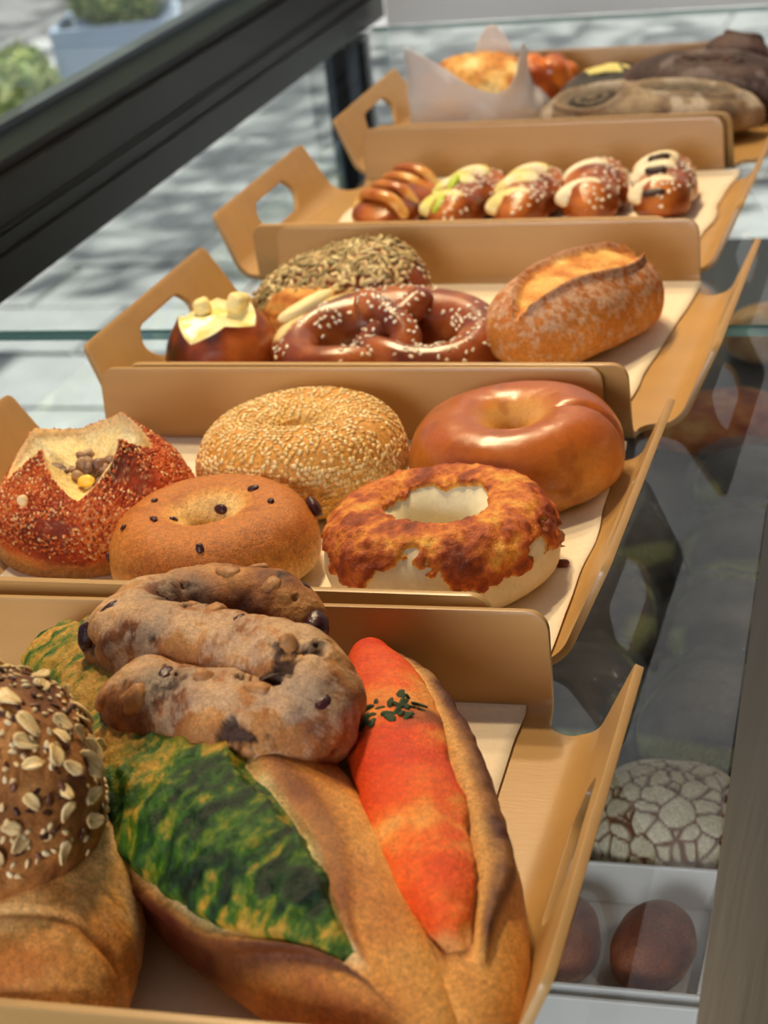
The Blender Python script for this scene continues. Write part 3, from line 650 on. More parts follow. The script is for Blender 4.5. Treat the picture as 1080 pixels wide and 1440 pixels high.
# ------------------------------------------------------------------ tray 4: slashed sticks
def stick(name, label, x, y, kind, L=.105, W=.047, H=.041, rot=90, slash=((-.024, .0), (0, 0), (.024, 0)), pale=(246, 232, 178), ang=.5):
    T = thing(name, label, 'bread stick', (x, y - .006, ZP), math.radians(rot), 'slashed bread sticks in a row')
    P, t, ph = loaf(L, W, H, nu=110, nv=64, pu=2.3, flat=.4)
    P = displace(P, outward(P, False, True) * (.002 * (fbm(P, 45, 3, int(x * -900)) - .5) + .0014 * np.cos(t * 3.2 * PI)), False, True)
    c = ramp(fbm(P, 45, 3, 5) - .2 * ss(.3, 0, P[..., 2] / H), [(.2, (104, 44, 16)), (.45, (160, 80, 26)), (.7, (198, 116, 46))])
    grid_obj('crust', P, False, True, M['lye'], T, c)
    if kind == 'slash':
        for k, (sx_, sy_) in enumerate(slash):
            n = 40; rr = np.linspace(0, 1, 14)[:, None]; aa = np.linspace(0, 2 * PI, n, endpoint=False)[None]
            lx, ly = .0100 * rr * np.cos(aa), .0190 * rr * np.sin(aa)
            X = np.stack([lx, ly, .0045 * np.sqrt(np.clip(1 - rr ** 2, 0, 1)) - .0005 + 0 * aa], -1)
            X = X + np.array([0, 0, 1]) * (.003 * (fbm(X, 140, 3, k + int(x * -700)) - .5))[..., None] * (1 - rr[..., None] ** 4)
            X = np.concatenate([X, X[-1:] * [.9, .9, 0] + [0, 0, -.006]], 0)
            ca, sa = math.cos(ang), math.sin(ang); X = np.stack([X[..., 0] * ca - X[..., 1] * sa, X[..., 0] * sa + X[..., 1] * ca, X[..., 2]], -1)
            tl = math.radians(-52); X = np.stack([X[..., 0] * math.cos(tl) + X[..., 2] * math.sin(tl), X[..., 1], -X[..., 0] * math.sin(tl) + X[..., 2] * math.cos(tl)], -1)
            X = X + np.array([sx_, sy_ + .004, H * (.4 + .6 * (1 - abs(sx_ * 2 / L) ** 2.3) ** .5) - .005])
            base = mixc(np.broadcast_to(lin(*pale), X.shape), lin(250, 240, 205), ss(.4, .7, fbm(X, 120, 3, 3)))
            edge = np.concatenate([np.broadcast_to(rr, (14, n)), np.ones((1, n))], 0); base = mixc(base, lin(222, 170, 100), ss(.85, 1, edge) * .6)
            grid_obj('slash_opening', X, False, True, M['crumb'], T, base, flip=True)
    return T, P, ph, t
# twisted one
T, P, ph, t = stick('twisted_bread_stick', 'glossy orange brown stick with curled pastry loops, leftmost in its tray', -.4440, 1.442, 'twist', .112, .058, .026, 84)
for k in range(4):
    x0 = -.036 + k * .024; pts = [(x0 - .006, -.024, .012, .005), (x0 - .004, -.012, .026, .006), (x0, .004, .029, .0062), (x0 + .008, .016, .025, .006), (x0 + .004, .024, .013, .005)]
    Q, s, p2 = tube(pts, 50, 18, True, .7); c = ramp(fbm(Q, 70, 3, k) + .25 * np.cos(s * 6), [(.2, (170, 88, 28)), (.5, (214, 140, 54)), (.9, (244, 206, 124))]); grid_obj('pastry_loop', Q, False, True, M['shiny'], T, c)
specs = [('cheese_bread_stick', 'slashed brown stick with green tinted cheese in its cuts', -.3860, 1.439, (232, 230, 130), 80), ('cheese_bread_stick', 'slashed brown stick with pale yellow cheese in its cuts, third of five', -.3375, 1.440, (246, 228, 150), 86),
         ('cheese_bread_stick', 'slashed brown stick with broad cream white openings, fourth of five', -.2880, 1.447, (252, 240, 206), 92), ('cheese_bread_stick', 'sesame dotted stick with dark filled cuts, nearest right end of its tray', -.2360, 1.452, (250, 236, 200), 94)]
for k, (nm, lb, x, y, pale, rot) in enumerate(specs):
    T, P, ph, t = stick(nm, lb, x, y, 'slash', .108, .048, (.031 if k < 2 else .034), rot, ((-.037, .002), (-.010, .003), (.018, .003)) if k != 2 else ((-.035, .003), (.004, .003)), pale, .35)
    if k == 0:
        me = lump_mesh('green_filling', (.016, .006, .004), 4, plain('green_cheese', (186, 206, 60), .45, noise_amt=.2, noise_scale=150))
        for sx_, sz_ in ((-.043, .0225), (-.016, .0305)): place_piece('green_filling', me, (sx_, .005, sz_), (-.6, 0, 1), T, 1.4, 1.2, .05)
    if k == 3:
        me = lump_mesh('dark_filling', (.016, .006, .006), 6, plain('dark_filling', (58, 34, 26), .5))
        for sx_, sz_ in ((-.045, .0235), (-.018, .0330), (.010, .0350)): place_piece('dark_filling', me, (sx_, .004, sz_), (-.6, 0, 1), T, .1, 1.1, .05)
    pts, ns = scatter(P, False, True, ss(.1, .5, np.sin(ph)) * ss(.5, -.2, np.cos(ph) * 0 + np.cos(ph)), 70, .0036, k, outward(P, False, True))
    seeds('sesame_seeds', pts, ns, (.0036, .0024, .0015), [(246, 236, 214)], T, k)

# ------------------------------------------------------------------ tray 5
T = thing('streusel_bun', 'golden crumb topped bun sitting inside white waxed paper', 'bun', (-.448, 1.735, .0042), math.radians(10))
P, t, ph = loaf(.105, .080, .060, nu=110, nv=80, pu=2.6, flat=.4); w, _ = worley(P, 170, 4)
P = displace(P, outward(P, False, True) * (.003 * (1 - w) + .004 * (fbm(P, 40, 3, 3) - .5)), False, True)
c = ramp(fbm(P, 55, 4, 5) + .2 * (P[..., 2] / .07) - .1, [(.3, (246, 220, 150)), (.5, (232, 180, 96)), (.7, (202, 128, 54)), (.9, (160, 84, 34))]); grid_obj('crust', P, False, True, M['rough_crust'], T, c)
# paper wrapper: an open crumpled sleeve round the bun
n, mrow = 150, 40; a = np.linspace(0, 2 * PI, n, endpoint=False)[:, None]; s = np.linspace(0, 1, mrow)[None]
def pk(c_, w_, h_): return h_ * np.exp(-((((a - c_ + PI) % (2 * PI)) - PI) / w_) ** 2)
hh = .030 + pk(math.radians(215), .80, .050) + pk(math.radians(-48), .24, .046) + pk(math.radians(80), .35, .048)
ell = np.stack([.0665 * np.cos(a) * np.ones_like(s), .050 * np.sin(a) * np.ones_like(s), hh * s], -1)
ell[..., :2] *= (1 + .10 * s * np.sin(5 * a + 1))[..., None]
ell = ell + normals(ell, True, False) * (.012 * (fbm(ell, 28, 3, 3) - .5) * ss(.0, .3, s))[..., None]
th_ = .0006
o = grid_obj('waxed_paper_wrapper', ell, True, False, M['wrap'], None); o.location = (-.448, 1.735, .0044); o.rotation_euler = (0, 0, math.radians(10))
md = o.modifiers.new('thick', 'SOLIDIFY'); md.thickness = .0005; tag(o, 'crumpled translucent white waxed paper standing round the golden bun', 'paper')

T = thing('braided_roll', 'small glossy reddish brown braided roll beside the waxed paper', 'bread', (-.398, 1.756, .0042), math.radians(35))
for k in range(3):
    pts = [(-.035 + .0117 * i, .013 * math.sin(i * 1.05 + k * 2.094), .032 + .009 * math.sin(i * 2.1 + k * 2.094 * 2), .0150 * (1 - .5 * abs(i - 3) / 4)) for i in range(7)]
    Q, s, p2 = tube(pts, 70, 22); c = ramp(fbm(Q, 60, 3, k), [(.3, (150, 62, 16)), (.7, (224, 122, 36))]); grid_obj('braid_strand', Q, False, True, M['lye'], T, c)

def swirl_loaf(name, label, loc, rot, L, W, H, openings, base, dust, inner, seed, tilt=None):
    T = thing(name, label, 'bread', loc, math.radians(rot), None, tilt)
    P, t, ph = loaf(L, W, H, nu=170, nv=100, pu=2.2, flat=.4)
    ins = np.zeros(t.shape); lipm = ins.copy(); swirl = ins.copy()
    for (tc, pc, wt, wp) in openings:
        d = np.sqrt(((t - tc) / wt) ** 2 + ((ph - pc) / wp) ** 2); ins = np.maximum(ins, ss(1, .85, d)); lipm = np.maximum(lipm, np.exp(-((d - 1.1) / .15) ** 2)); swirl = np.where(d < 1, np.sin(d * 17), swirl)
    P = displace(P, outward(P, False, True) * (.006 * (fbm(P, 28, 4, seed) - .5) + .003 * lipm - .005 * ins + .002 * swirl * ins), False, True)
    c = ramp(fbm(P, 45, 4, seed + 1), base); c = mixc(c, lin(*dust), .75 * ss(.5, .66, fbm(P, 60, 4, seed + 2)))
    c = mixc(c, ramp(.5 + .4 * swirl + .3 * (fbm(P, 80, 3, 5) - .5), inner), ins); c = mixc(c, lin(*base[0][1]), lipm * .3)
    grid_obj('crust', P, False, True, M['rough_crust'], T, c); return T
swirl_loaf('floured_dark_loaf', 'long grey brown floured loaf with two swirled openings', (-.280, 1.655, .0042), -3, .196, .078, .048, [(-.48, 1.95, .30, .62), (.35, 1.75, .42, .36)],
    [(.3, (112, 92, 72)), (.5, (150, 126, 98)), (.75, (178, 156, 124))], (206, 192, 172), [(.1, (34, 30, 28)), (.5, (66, 58, 50)), (.9, (124, 106, 84))], 3)
swirl_loaf('dark_chocolate_loaf', 'lumpy dark chocolate brown loaf behind the floured loaf', (-.243, 1.728, .0042), -12, .165, .080, .058, [(.15, 2.0, .3, .2)],
    [(.3, (44, 32, 30)), (.5, (72, 52, 48)), (.75, (98, 76, 68))], (128, 112, 106), [(.1, (30, 20, 18)), (.9, (90, 56, 40))], 13)
swirl_loaf('dark_raisin_roll', 'small dark roll perched at right rear corner of its tray', (-.222, 1.785, .0042), 20, .070, .050, .060, [(.3, 1.2, .4, .5)],
    [(.3, (40, 28, 26)), (.5, (66, 44, 40)), (.75, (92, 66, 56))], (100, 80, 74), [(.1, (60, 34, 22)), (.9, (130, 84, 50))], 23)
T = swirl_loaf('dark_cheese_bread', 'charcoal dark bread topped with a pale yellow cheese slice', (-.328, 1.745, .0042), 5, .095, .062, .043, [(.4, 1.6, .2, .3)],
    [(.3, (40, 38, 38)), (.5, (62, 58, 56)), (.75, (96, 90, 86))], (130, 126, 122), [(.1, (70, 24, 18)), (.9, (130, 50, 30))], 33)
X, Y = np.meshgrid(np.linspace(-1, 1, 26), np.linspace(-1, 1, 20), indexing='ij'); Z = .045 + .010 * (fbm(np.stack([X, Y, X * 0], -1), 1.4, 3, 4) - .45) - .006 * (X ** 2 + Y ** 2) * .5
cs = np.stack([X * .024 * (1 - .25 * np.abs(Y)), Y * .016 * (1 - .2 * X * X), Z], -1)
o = grid_obj('cheese_slice', cs, False, False, M['crumb'], T, np.broadcast_to(lin(232, 218, 132), cs.shape)); o.modifiers.new('thick', 'SOLIDIFY').thickness = .002

# ------------------------------------------------------------------ tray 1
def baguette(name, label, A, Bp, W, H, nu, nv, cut0, cut1, ridge, seed, rolltilt=0., zoff=ZP, pu=2.1, arch=0., bendy=0., taper=0.):
    A, Bp = np.array(A), np.array(Bp); d = Bp - A; L = float(np.hypot(*d)); c = (A + Bp) / 2
    T = thing(name, label, 'baguette', (c[0], c[1], zoff), math.atan2(d[1], d[0]))
    P, t, ph = loaf(L, W, H, nu=nu, nv=nv, pu=pu, pe=.62, flat=.36, bendy=bendy, arch=arch, taper=taper)
    lo, hi = cut0(t), cut1(t); wdt = np.maximum(hi - lo, .02); f = (ph - lo) / wdt; endm = ss(.97, .88, np.abs(t))
    return T, P, t, ph, f, endm, L
def patch_over(P, m, h, base=-.0016):
    return displace(P, outward(P, False, True) * (base + m * (h - base)), False, True)
# pesto baguette
T, P, t, ph, f, em, L = baguette('pesto_baguette', 'split baguette filled with green herb pesto', (-.396, .695), (-.153, .450), .092, .060, 400, 230,
    lambda t: 1.36 + .12 * np.sin(t * 3) + .8 * ss(.45, .86, t) * .5, lambda t: 2.74 + .10 * np.sin(t * 4 + 1) - .7 * ss(.45, .86, t), None, 3, zoff=ZP + .003)
em = em * ss(.84, .70, t)
ins = ss(-.02, .06, f) * ss(1.02, .94, f) * em; lr = np.exp(-((f + .09) / .12) ** 2) * em; ll = np.exp(-((f - 1.08) / .09) ** 2) * em
P0 = displace(P, outward(P, False, True) * (.0022 * (fbm(P, 36, 4, 3) - .5) + .0042 * ll + .0018 * lr - .0022 * ins), False, True)
c = ramp(fbm(P, 26, 4, 5) + .10 * np.cos(ph), [(.25, (178, 100, 36)), (.45, (210, 138, 58)), (.65, (224, 160, 80)), (.9, (234, 184, 108))])
brown = np.clip(np.exp(-((f + .09) / .13) ** 2) * em * (.35 + 1.0 * fbm(P, 60, 4, 9)), 0, 1); c = mixc(c, lin(112, 50, 22), brown * .9); c = mixc(c, lin(84, 34, 12), np.clip(ss(.97, 1.06, f) * ss(1.9, 1.3, f) * ss(.96, .8, np.abs(t)), 0, 1) * (.72 + .4 * fbm(P, 60, 3, 61)))
c = mixc(c, ramp(fbm(P, 90, 3, 71) + .5 * (t - .55), [(.2, (206, 164, 96)), (.45, (240, 218, 150)), (.8, (250, 236, 186))]), ins)
grid_obj('crust', P0, False, True, M['crust'], T, c)
nz = fbm(P, 60, 4, 41); mk = ss(.0, .10, f + .35 * (nz - .5)) * ss(1.0, .9, f + .3 * (nz - .5)) * em * ss(.80, .66, t + .25 * (nz - .5))
wv = np.stack([fbm(P, 40, 3, 91), fbm(P, 40, 3, 92), fbm(P, 40, 3, 93)], -1) - .5
st_ = np.stack([P[..., 0] * 1.5 + P[..., 1] * .3, P[..., 1] * .7, P[..., 2] * .7], -1) + wv * .035
hgt = .0024 + .0064 * (fbm(st_, 85, 5, 6) - .4) + .0018 * fbm(P, 300, 2, 7)
Q = patch_over(P, mk, 0) ; Q = Q + normals(P, False, True) * outward(P, False, True) * (mk * hgt)[..., None]
g = .5 + .95 * (fbm(st_, 95, 6, 52, .7) - .5) + .12 * (fbm(P, 500, 2, 8) - .5)
gc = ramp(g + .045 + .55 * (fbm(P, 34, 3, 77) - .5), [(.28, (8, 30, 8)), (.40, (22, 62, 10)), (.49, (52, 96, 12)), (.56, (108, 118, 16)), (.64, (176, 138, 40)), (.8, (204, 150, 62))])
gc = mixc(gc, lin(12, 42, 12), ss(.40, .72, np.abs(f - .5) * 1.0 + .4 * (fbm(P, 50, 3, 66) - .5)) * .75)
grid_obj('pesto_filling', Q, False, True, M['topping'], T, gc)

# mentaiko baguette
T, P, t, ph, f, em, L = baguette('spicy_roe_baguette', 'split baguette filled with bright orange spread', (-.2535, .706), (-.142, .452), .062, .049, 380, 200,
    lambda t: 1.02 + .06 * np.sin(t * 3) + .30 * ss(.4, .8, t), lambda t: 2.30 - .55 * ss(.4, .8, t), None, 4, taper=.14)
em = em * ss(.80, .70, t)
ins = ss(-.02, .06, f) * ss(1.02, .94, f) * em; lr = np.exp(-((f + .24) / .20) ** 2) * em; ll = np.exp(-((f - 1.08) / .09) ** 2) * em
P0 = displace(P, outward(P, False, True) * (.0022 * (fbm(P, 36, 4, 13) - .5) + .0050 * lr * (.6 + .8 * fbm(P, 90, 3, 3)) + .002 * ll - .002 * ins), False, True)
c = ramp(fbm(P, 26, 4, 15), [(.25, (182, 106, 40)), (.45, (206, 138, 58)), (.65, (220, 156, 76)), (.9, (234, 184, 108))])
brown = np.clip(np.exp(-((f + .27) / .19) ** 4) * em * (.45 + .95 * fbm(P, 60, 4, 9)), 0, 1); c = mixc(c, lin(84, 36, 18), brown)
c = mixc(c, lin(224, 168, 92), np.exp(-((f + .02) / .05) ** 2) * em * .8)
c = mixc(c, lin(222, 150, 80), ins); c = mixc(c, lin(104, 48, 18), np.clip(ss(.98, 1.1, f) * ss(2.1, 1.5, f) * em, 0, 1) * .75)
grid_obj('crust', P0, False, True, M['crust'], T, c)
nz = fbm(P, 55, 4, 21); mk = ss(.0, .10, f + .25 * (nz - .5)) * ss(1.0, .9, f + .2 * (nz - .5)) * em * ss(.74, .60, t + .35 * (nz - .5))
Q = patch_over(P, mk, 0); Q = Q + normals(P, False, True) * outward(P, False, True) * (mk * (.0030 + .0045 * np.sin(np.clip(f, 0, 1) * PI) + .0030 * (fbm(P, 45, 4, 26) - .5)))[..., None]
oc = ramp(fbm(P, 34, 5, 23, .6), [(.3, (214, 56, 4)), (.5, (232, 80, 8)), (.6, (238, 100, 20)), (.69, (240, 140, 52)), (.82, (232, 164, 84))]); oc = mixc(oc, lin(226, 160, 84), ss(.9, .3, mk) * .8)
herb = np.exp(-((t + .18) / .045) ** 2) * ss(.15, .5, 1 - f) * ss(.42, .58, fbm(P, 140, 3, 30)); oc = mixc(oc, lin(40, 52, 18), np.clip(herb * 1.2, 0, 1) * .8)
brz = np.exp(-((t + .17) / .10) ** 2) * ss(.42, .62, fbm(P, 60, 3, 39)); oc = mixc(oc, lin(150, 62, 26), brz * .7)
grid_obj('orange_spread', Q, False, True, M['topping'], T, oc)
NN = normals(Q, False, True) * outward(Q, False, True); hm = lump_mesh('herb_flake', (.0075, .004, .0015), 3, plain('dried_parsley', (40, 62, 26), .8, noise_amt=.4, noise_scale=300), .5)
for k in range(30):
    p, n = at_up(Q, NN, L * (-.105) + random.gauss(0, .005), -.001 + random.gauss(0, .007)); place_piece('herb_flake', hm, p, n, T, random.uniform(0, 6), random.uniform(.5, 1.1), .4)

# pale crusty roll
T = thing('pale_crusty_roll', 'plain pale golden crusty roll under the oat topped roll', 'roll', (-.3085, .495, ZP), math.radians(-73))
P, t, ph = loaf(.128, .066, .054, nu=170, nv=110, pu=3.6, flat=.42)
wr = fbm(np.stack([P[..., 0] * 2.2, P[..., 1], P[..., 2]], -1), 34, 4, 3); P = displace(P, outward(P, False, True) * (.0042 * (wr - .5) * ss(-.4, .7, t) + .0018 * (fbm(P, 60, 3, 8) - .5) - .0018 * np.exp(-((t - .42 - .1 * np.cos(ph)) / .03) ** 2)), False, True)
c = ramp(fbm(P, 40, 4, 5) - .12 * ss(.3, .9, t), [(.25, (188, 112, 44)), (.45, (216, 148, 74)), (.6, (232, 176, 104)), (.85, (240, 204, 150))])
c = mixc(c, lin(238, 214, 180), .5 * ss(.56, .7, fbm(P, 120, 3, 8)) * ss(.8, 0, np.sin(ph))); grid_obj('crust', P, False, True, M['crust'], T, c)

# oat and seed roll
T = thing('oat_seed_roll', 'round brown roll covered with oat flakes, sesame and flax seeds', 'roll', (-.3325, .5135, .043), math.radians(-60))
P, t, ph = loaf(.098, .084, .070, nu=150, nv=110, pu=2.1, flat=.46)
P = displace(P, outward(P, False, True) * (.005 * (fbm(P, 30, 4, 3) - .5) + .0016 * (fbm(P, 90, 3, 4) - .5)), False, True)
c = ramp(fbm(P, 45, 4, 5), [(.25, (98, 54, 24)), (.5, (150, 94, 46)), (.7, (184, 124, 64)), (.9, (200, 146, 86))]); grid_obj('crust', P, False, True, M['rough_crust'], T, c)
sg = outward(P, False, True); m = ss(-.35, .1, np.sin(ph)) * ss(.30, .46, noise(P, 50, 12) + .25 * np.sin(ph))
n, k = 9, 14; rr = np.linspace(0, 1, 5)[:, None]; aa = np.linspace(0, 2 * PI, k, endpoint=False)[None]
oat_meshes = []
for v_ in range(4):
    X = np.stack([.0050 * rr * np.cos(aa), .0033 * rr * np.sin(aa) * (1 + .15 * np.cos(aa)), .0007 * rr ** 2 * np.cos(2 * aa + v_) + .0002 * np.abs(np.sin(aa)) * rr + 0 * aa], -1)
    X = X * (1 + .25 * (noise(X + v_, 400, v_)[..., None] - .5)); me = None
    o = grid_obj('oat_flake', X, False, True, M['seed'], T, mixc(np.broadcast_to(lin(236, 208, 150), X.shape), lin(196, 152, 94), ss(.35, .0, np.abs(np.sin(aa)) + 0 * rr) * .8))
    o.modifiers.new('thick', 'SOLIDIFY').thickness = .0008; oat_meshes.append(o)
pts, ns = scatter(P, False, True, m, 105, .0056, 21, sg)
for i, (p, nv_) in enumerate(zip(pts, ns)):
    o = oat_meshes[i % 4] if i < 4 else oat_meshes[i % 4].copy()
    if i >= 4: COL.objects.link(o)
    nn = Vector(nv_) + Vector([random.gauss(0, .28) for _ in range(3)]); o.rotation_euler = (nn.to_track_quat('Z', 'Y').to_matrix() @ Matrix.Rotation(random.uniform(0, 6), 3, 'Z')).to_euler(); o.location = p + nv_ * .0014
    s_ = random.uniform(.7, 1.15); o.scale = (s_, s_, s_); o.parent = T
pts, ns = scatter(P, False, True, ss(-.8, -.2, np.sin(ph)) * ss(.3, .5, noise(P, 70, 3)), 520, .0026, 5, sg); seeds('sesame_seeds', pts, ns, (.0034, .0022, .0014), [(236, 216, 172), (226, 196, 144)], T, 3, .3)
pts, ns = scatter(P, False, True, m, 240, .003, 6, sg); seeds('flax_seeds', pts, ns, (.0046, .0024, .0013), [(92, 52, 34), (120, 72, 46), (70, 40, 30)], T, 4, .3)

# walnut and raisin twist
T = thing('walnut_raisin_twist', 'floured brown S shaped walnut and raisin bread lying on the baguettes', 'bread', (-.286, .600, -.002))
W3 = [(-.2713, .6750, .0640, .0115), (-.2870, .6838, .0680, .0140), (-.3080, .6850, .0700, .0150), (-.3290, .6780, .0710, .0155), (-.3420, .6610, .0720, .0160), (-.3330, .6450, .0735, .0165), (-.3060, .6360, .0745, .0170), (-.2790, .6290, .0750, .0175), (-.2580, .6190, .0735, .0175),
      (-.2505, .6030, .0700, .0175), (-.2650, .5950, .0680, .0180), (-.2860, .5985, .0680, .0180), (-.3060, .6040, .0690, .0170), (-.3210, .6110, .0700, .0150), (-.3290, .6150, .0700, .0130)]
W3 = np.array(W3); W3[:, 3] *= 1.10; W3[:, 0] += .30; W3[:, 1] -= .62
P, s, ph = tube(W3, 520, 84, True, .95)
w, _ = worley(P, 75, 3); P = displace(P, outward(P, False, True) * (.0065 * (fbm(P, 48, 5, 3) - .5) + .0030 * (1 - w) - .003 * ss(.68, .74, fbm(P, 85, 3, 17))), False, True, False)
c = ramp(fbm(P, 42, 4, 5) + .08 * np.sin(ph), [(.25, (52, 24, 12)), (.40, (104, 54, 24)), (.55, (152, 92, 42)), (.75, (190, 132, 70))])
fl = ss(.50, .64, fbm(P, 95, 6, 27, .75) + .14 * np.sin(ph) - .05 * ss(.8, 1, s)) * ss(.12, .3, s); c = mixc(c, lin(214, 190, 158), fl * .42); c = mixc(c, lin(44, 22, 18), ss(.67, .73, fbm(P, 85, 3, 17)) * .9)
grid_obj('crust', P, False, True, M['rough_crust'], T, c)
NN = normals(P, False, True) * outward(P, False, True)
wm = [lump_mesh('walnut_piece', (.013, .010, .007), 40 + k, M['nut'], .5) for k in range(3)]; rm = [lump_mesh('raisin', (.012, .0075, .005), 50 + k, M['raisin'], .35) for k in range(3)]
pts, ns = scatter(P, False, True, ss(-.1, .4, np.sin(ph)) * (s > .05) * (s < .96), 24, .0165, 9, outward(P, False, True))
for i, (p, nv_) in enumerate(zip(pts, ns)):
    if i % 5 in (0, 2, 3): place_piece('walnut_piece', wm[i % 3], p - nv_ * .0012, nv_, T, i, random.uniform(.7, 1.1), .25)
    else: place_piece('raisin', rm[i % 3], p - nv_ * .0016, nv_, T, i, random.uniform(.6, 1.05), .2)
i0 = 0; p = P[3].mean(0); place_piece('raisin', lump_mesh('raisin', (.016, .012, .011), 59, M['raisin'], .3), p + np.array([.002, -.002, .004]), (1, 0, .3), T, .3, 1., .05)
CRUMB = [(-.1950, .8360, ZP, .8)]
for x, y, z, s_ in CRUMB:
    o = bpy.data.objects.new('crumb', lump_mesh('crumb', (.007, .005, .004), 91, plain('burnt_cheese', (110, 52, 22), .6))); COL.objects.link(o); o.location = (x, y, z + .0015); tag(o, 'tiny browned cheese crumb beside the cheese topped bagel', 'crumb')

# ------------------------------------------------------------------ lower shelf
ZL = -.25
T = thing('tiger_bread', 'pale crackle topped tiger roll on the shelf below the glass', 'roll', (-.1735, .962, ZL), 0)
P, t, ph = loaf(.098, .085, .058, nu=190, nv=150, pu=2.6, flat=.4); f1, f2 = worley(P + .003 * (fbm(P, 60, 2, 3)[..., None] - .5), 78, 4)
crack = ss(.14, .05, f2 - f1) * ss(.0, .25, np.sin(ph) + .25); P = displace(P, outward(P, False, True) * (-.0022 * crack + .002 * (fbm(P, 50, 2, 3) - .5)), False, True)
c = mixc(ramp(fbm(P, 50, 3, 4), [(.3, (196, 180, 146)), (.7, (222, 208, 178))]), lin(112, 62, 28), crack); c = mixc(c, lin(196, 164, 116), ss(.1, -.3, np.sin(ph))); grid_obj('crust', P, False, True, M['rough_crust'], T, c)
def open_box(name, label, x0, x1, y0, y1, z0, z1, mat, w=.003):
    T = thing(name, label, 'container', ((x0 + x1) / 2, (y0 + y1) / 2, z0)); a, b = (x1 - x0) / 2, (y1 - y0) / 2; h = z1 - z0
    box('base', -a, a, -b, b, 0, w, mat, T)
    for X0, X1, Y0, Y1 in ((-a, a, b - w, b), (-a, a, -b, -b + w), (-a, -a + w, -b + w, b - w), (a - w, a, -b + w, b - w)): box('rim', X0, X1, Y0, Y1, w, h, mat, T, .001)
    return T
open_box('white_bun_box', 'white plastic box of brown buns below the glass', -.262, -.132, .800, .912, ZL, ZL + .03, M['box'])
open_box('white_bun_box', 'white plastic box nearest the steel counter, in front of bun box', -.262, -.128, .66, .793, ZL, ZL + .03, M['box'])
def bun(name, label, x, y, z, w, l, h, cols, seed, rot=0, mat='crust', group=None):
    T = thing(name, label, 'bun', (x, y, z), math.radians(rot), group)
    P, t, ph = loaf(l, w, h, nu=90, nv=60, pu=2.4, flat=.4); P = displace(P, outward(P, False, True) * .003 * (fbm(P, 35, 3, seed) - .5), False, True)
    c = ramp(fbm(P, 60, 4, seed) - .25 * ss(.5, 0, P[..., 2] / h) + .1, cols); grid_obj('crust', P, False, True, M[mat], T, c); return T
BRN = [(.2, (206, 146, 80)), (.45, (150, 84, 46)), (.8, (116, 58, 36))]
bun('brown_bun', 'small brown bun at right in white box', -.1655, .853, ZL + .003, .043, .060, .036, BRN, 3, 80)
bun('brown_bun', 'small brown bun at left in white box, half hidden by tray', -.2160, .853, ZL + .003, .043, .060, .036, BRN, 4, 95)
def wrapped(x, y, label, seed, w=.085, l=.11, h=.05, rot=0):
    T = thing('wrapped_sandwich', label, 'sandwich', (x, y, ZL), math.radians(rot), 'film wrapped sandwiches under the glass')
    P, t, ph = loaf(l, w, h, nu=80, nv=56, pu=3, flat=.4); P = displace(P, outward(P, False, True) * .003 * (fbm(P, 35, 3, seed) - .5), False, True)
    band = ss(.012, .004, np.abs(P[..., 2] - h * .5 - .006 * np.sin(t * 7 + seed))); c = mixc(ramp(fbm(P, 50, 3, seed), [(.3, (60, 54, 50)), (.7, (104, 92, 82))]), lin(196, 200, 120), band * .8)
    grid_obj('bread', P, False, True, M['crust'], T, c)
    Q, t, ph = loaf(l * 1.12, w * 1.1, h * 1.12, nu=80, nv=56, pu=3, flat=.4); Q = displace(Q, outward(Q, False, True) * (.022 * (np.abs(fbm(Q * np.array([1, 2.5, 1.5]), 55, 4, seed + 2) - .5) - .06)), False, True)
    grid_obj('wrapper', Q, False, True, M['film'], T)
for k, (x, y, lb) in enumerate([(-.165, 1.085, 'film wrapped sandwich behind the tiger roll'), (-.255, 1.10, 'film wrapped sandwich left of the one behind tiger roll'), (-.165, 1.20, 'film wrapped sandwich second behind the tiger roll'), (-.262, 1.215, 'film wrapped sandwich under the bagel tray corner'),
        (-.170, 1.32, 'film wrapped sandwich third behind the tiger roll'), (-.270, 1.34, 'film wrapped sandwich beneath the pretzel tray'), (-.175, 1.44, 'film wrapped sandwich farthest behind the tiger roll')]):
    wrapped(x, y, lb, k + 3, rot=80 + 7 * k)
PZ = [(.25, (226, 170, 96)), (.5, (200, 110, 50)), (.75, (150, 60, 28))]
bun('cheese_pizza_bread', 'orange topped flat bread below glass right of pretzel tray', -.225, 1.60, ZL, .11, .13, .035, PZ, 8, 30, 'topping')
bun('cheese_pizza_bread', 'orange topped flat bread behind the other one below glass', -.315, 1.67, ZL, .10, .12, .035, PZ, 9, 70, 'topping')
PB = [(.25, (238, 210, 160)), (.5, (220, 176, 116)), (.8, (188, 130, 74))]
bun('pale_round_bun', 'pale round bun seen below the glass by the slashed sticks tray', -.30, 1.87, ZL, .085, .085, .05, PB, 12)
bun('pale_round_bun', 'pale round bun lying far right below the glass', -.20, 1.80, ZL, .085, .085, .05, PB, 14, 40)

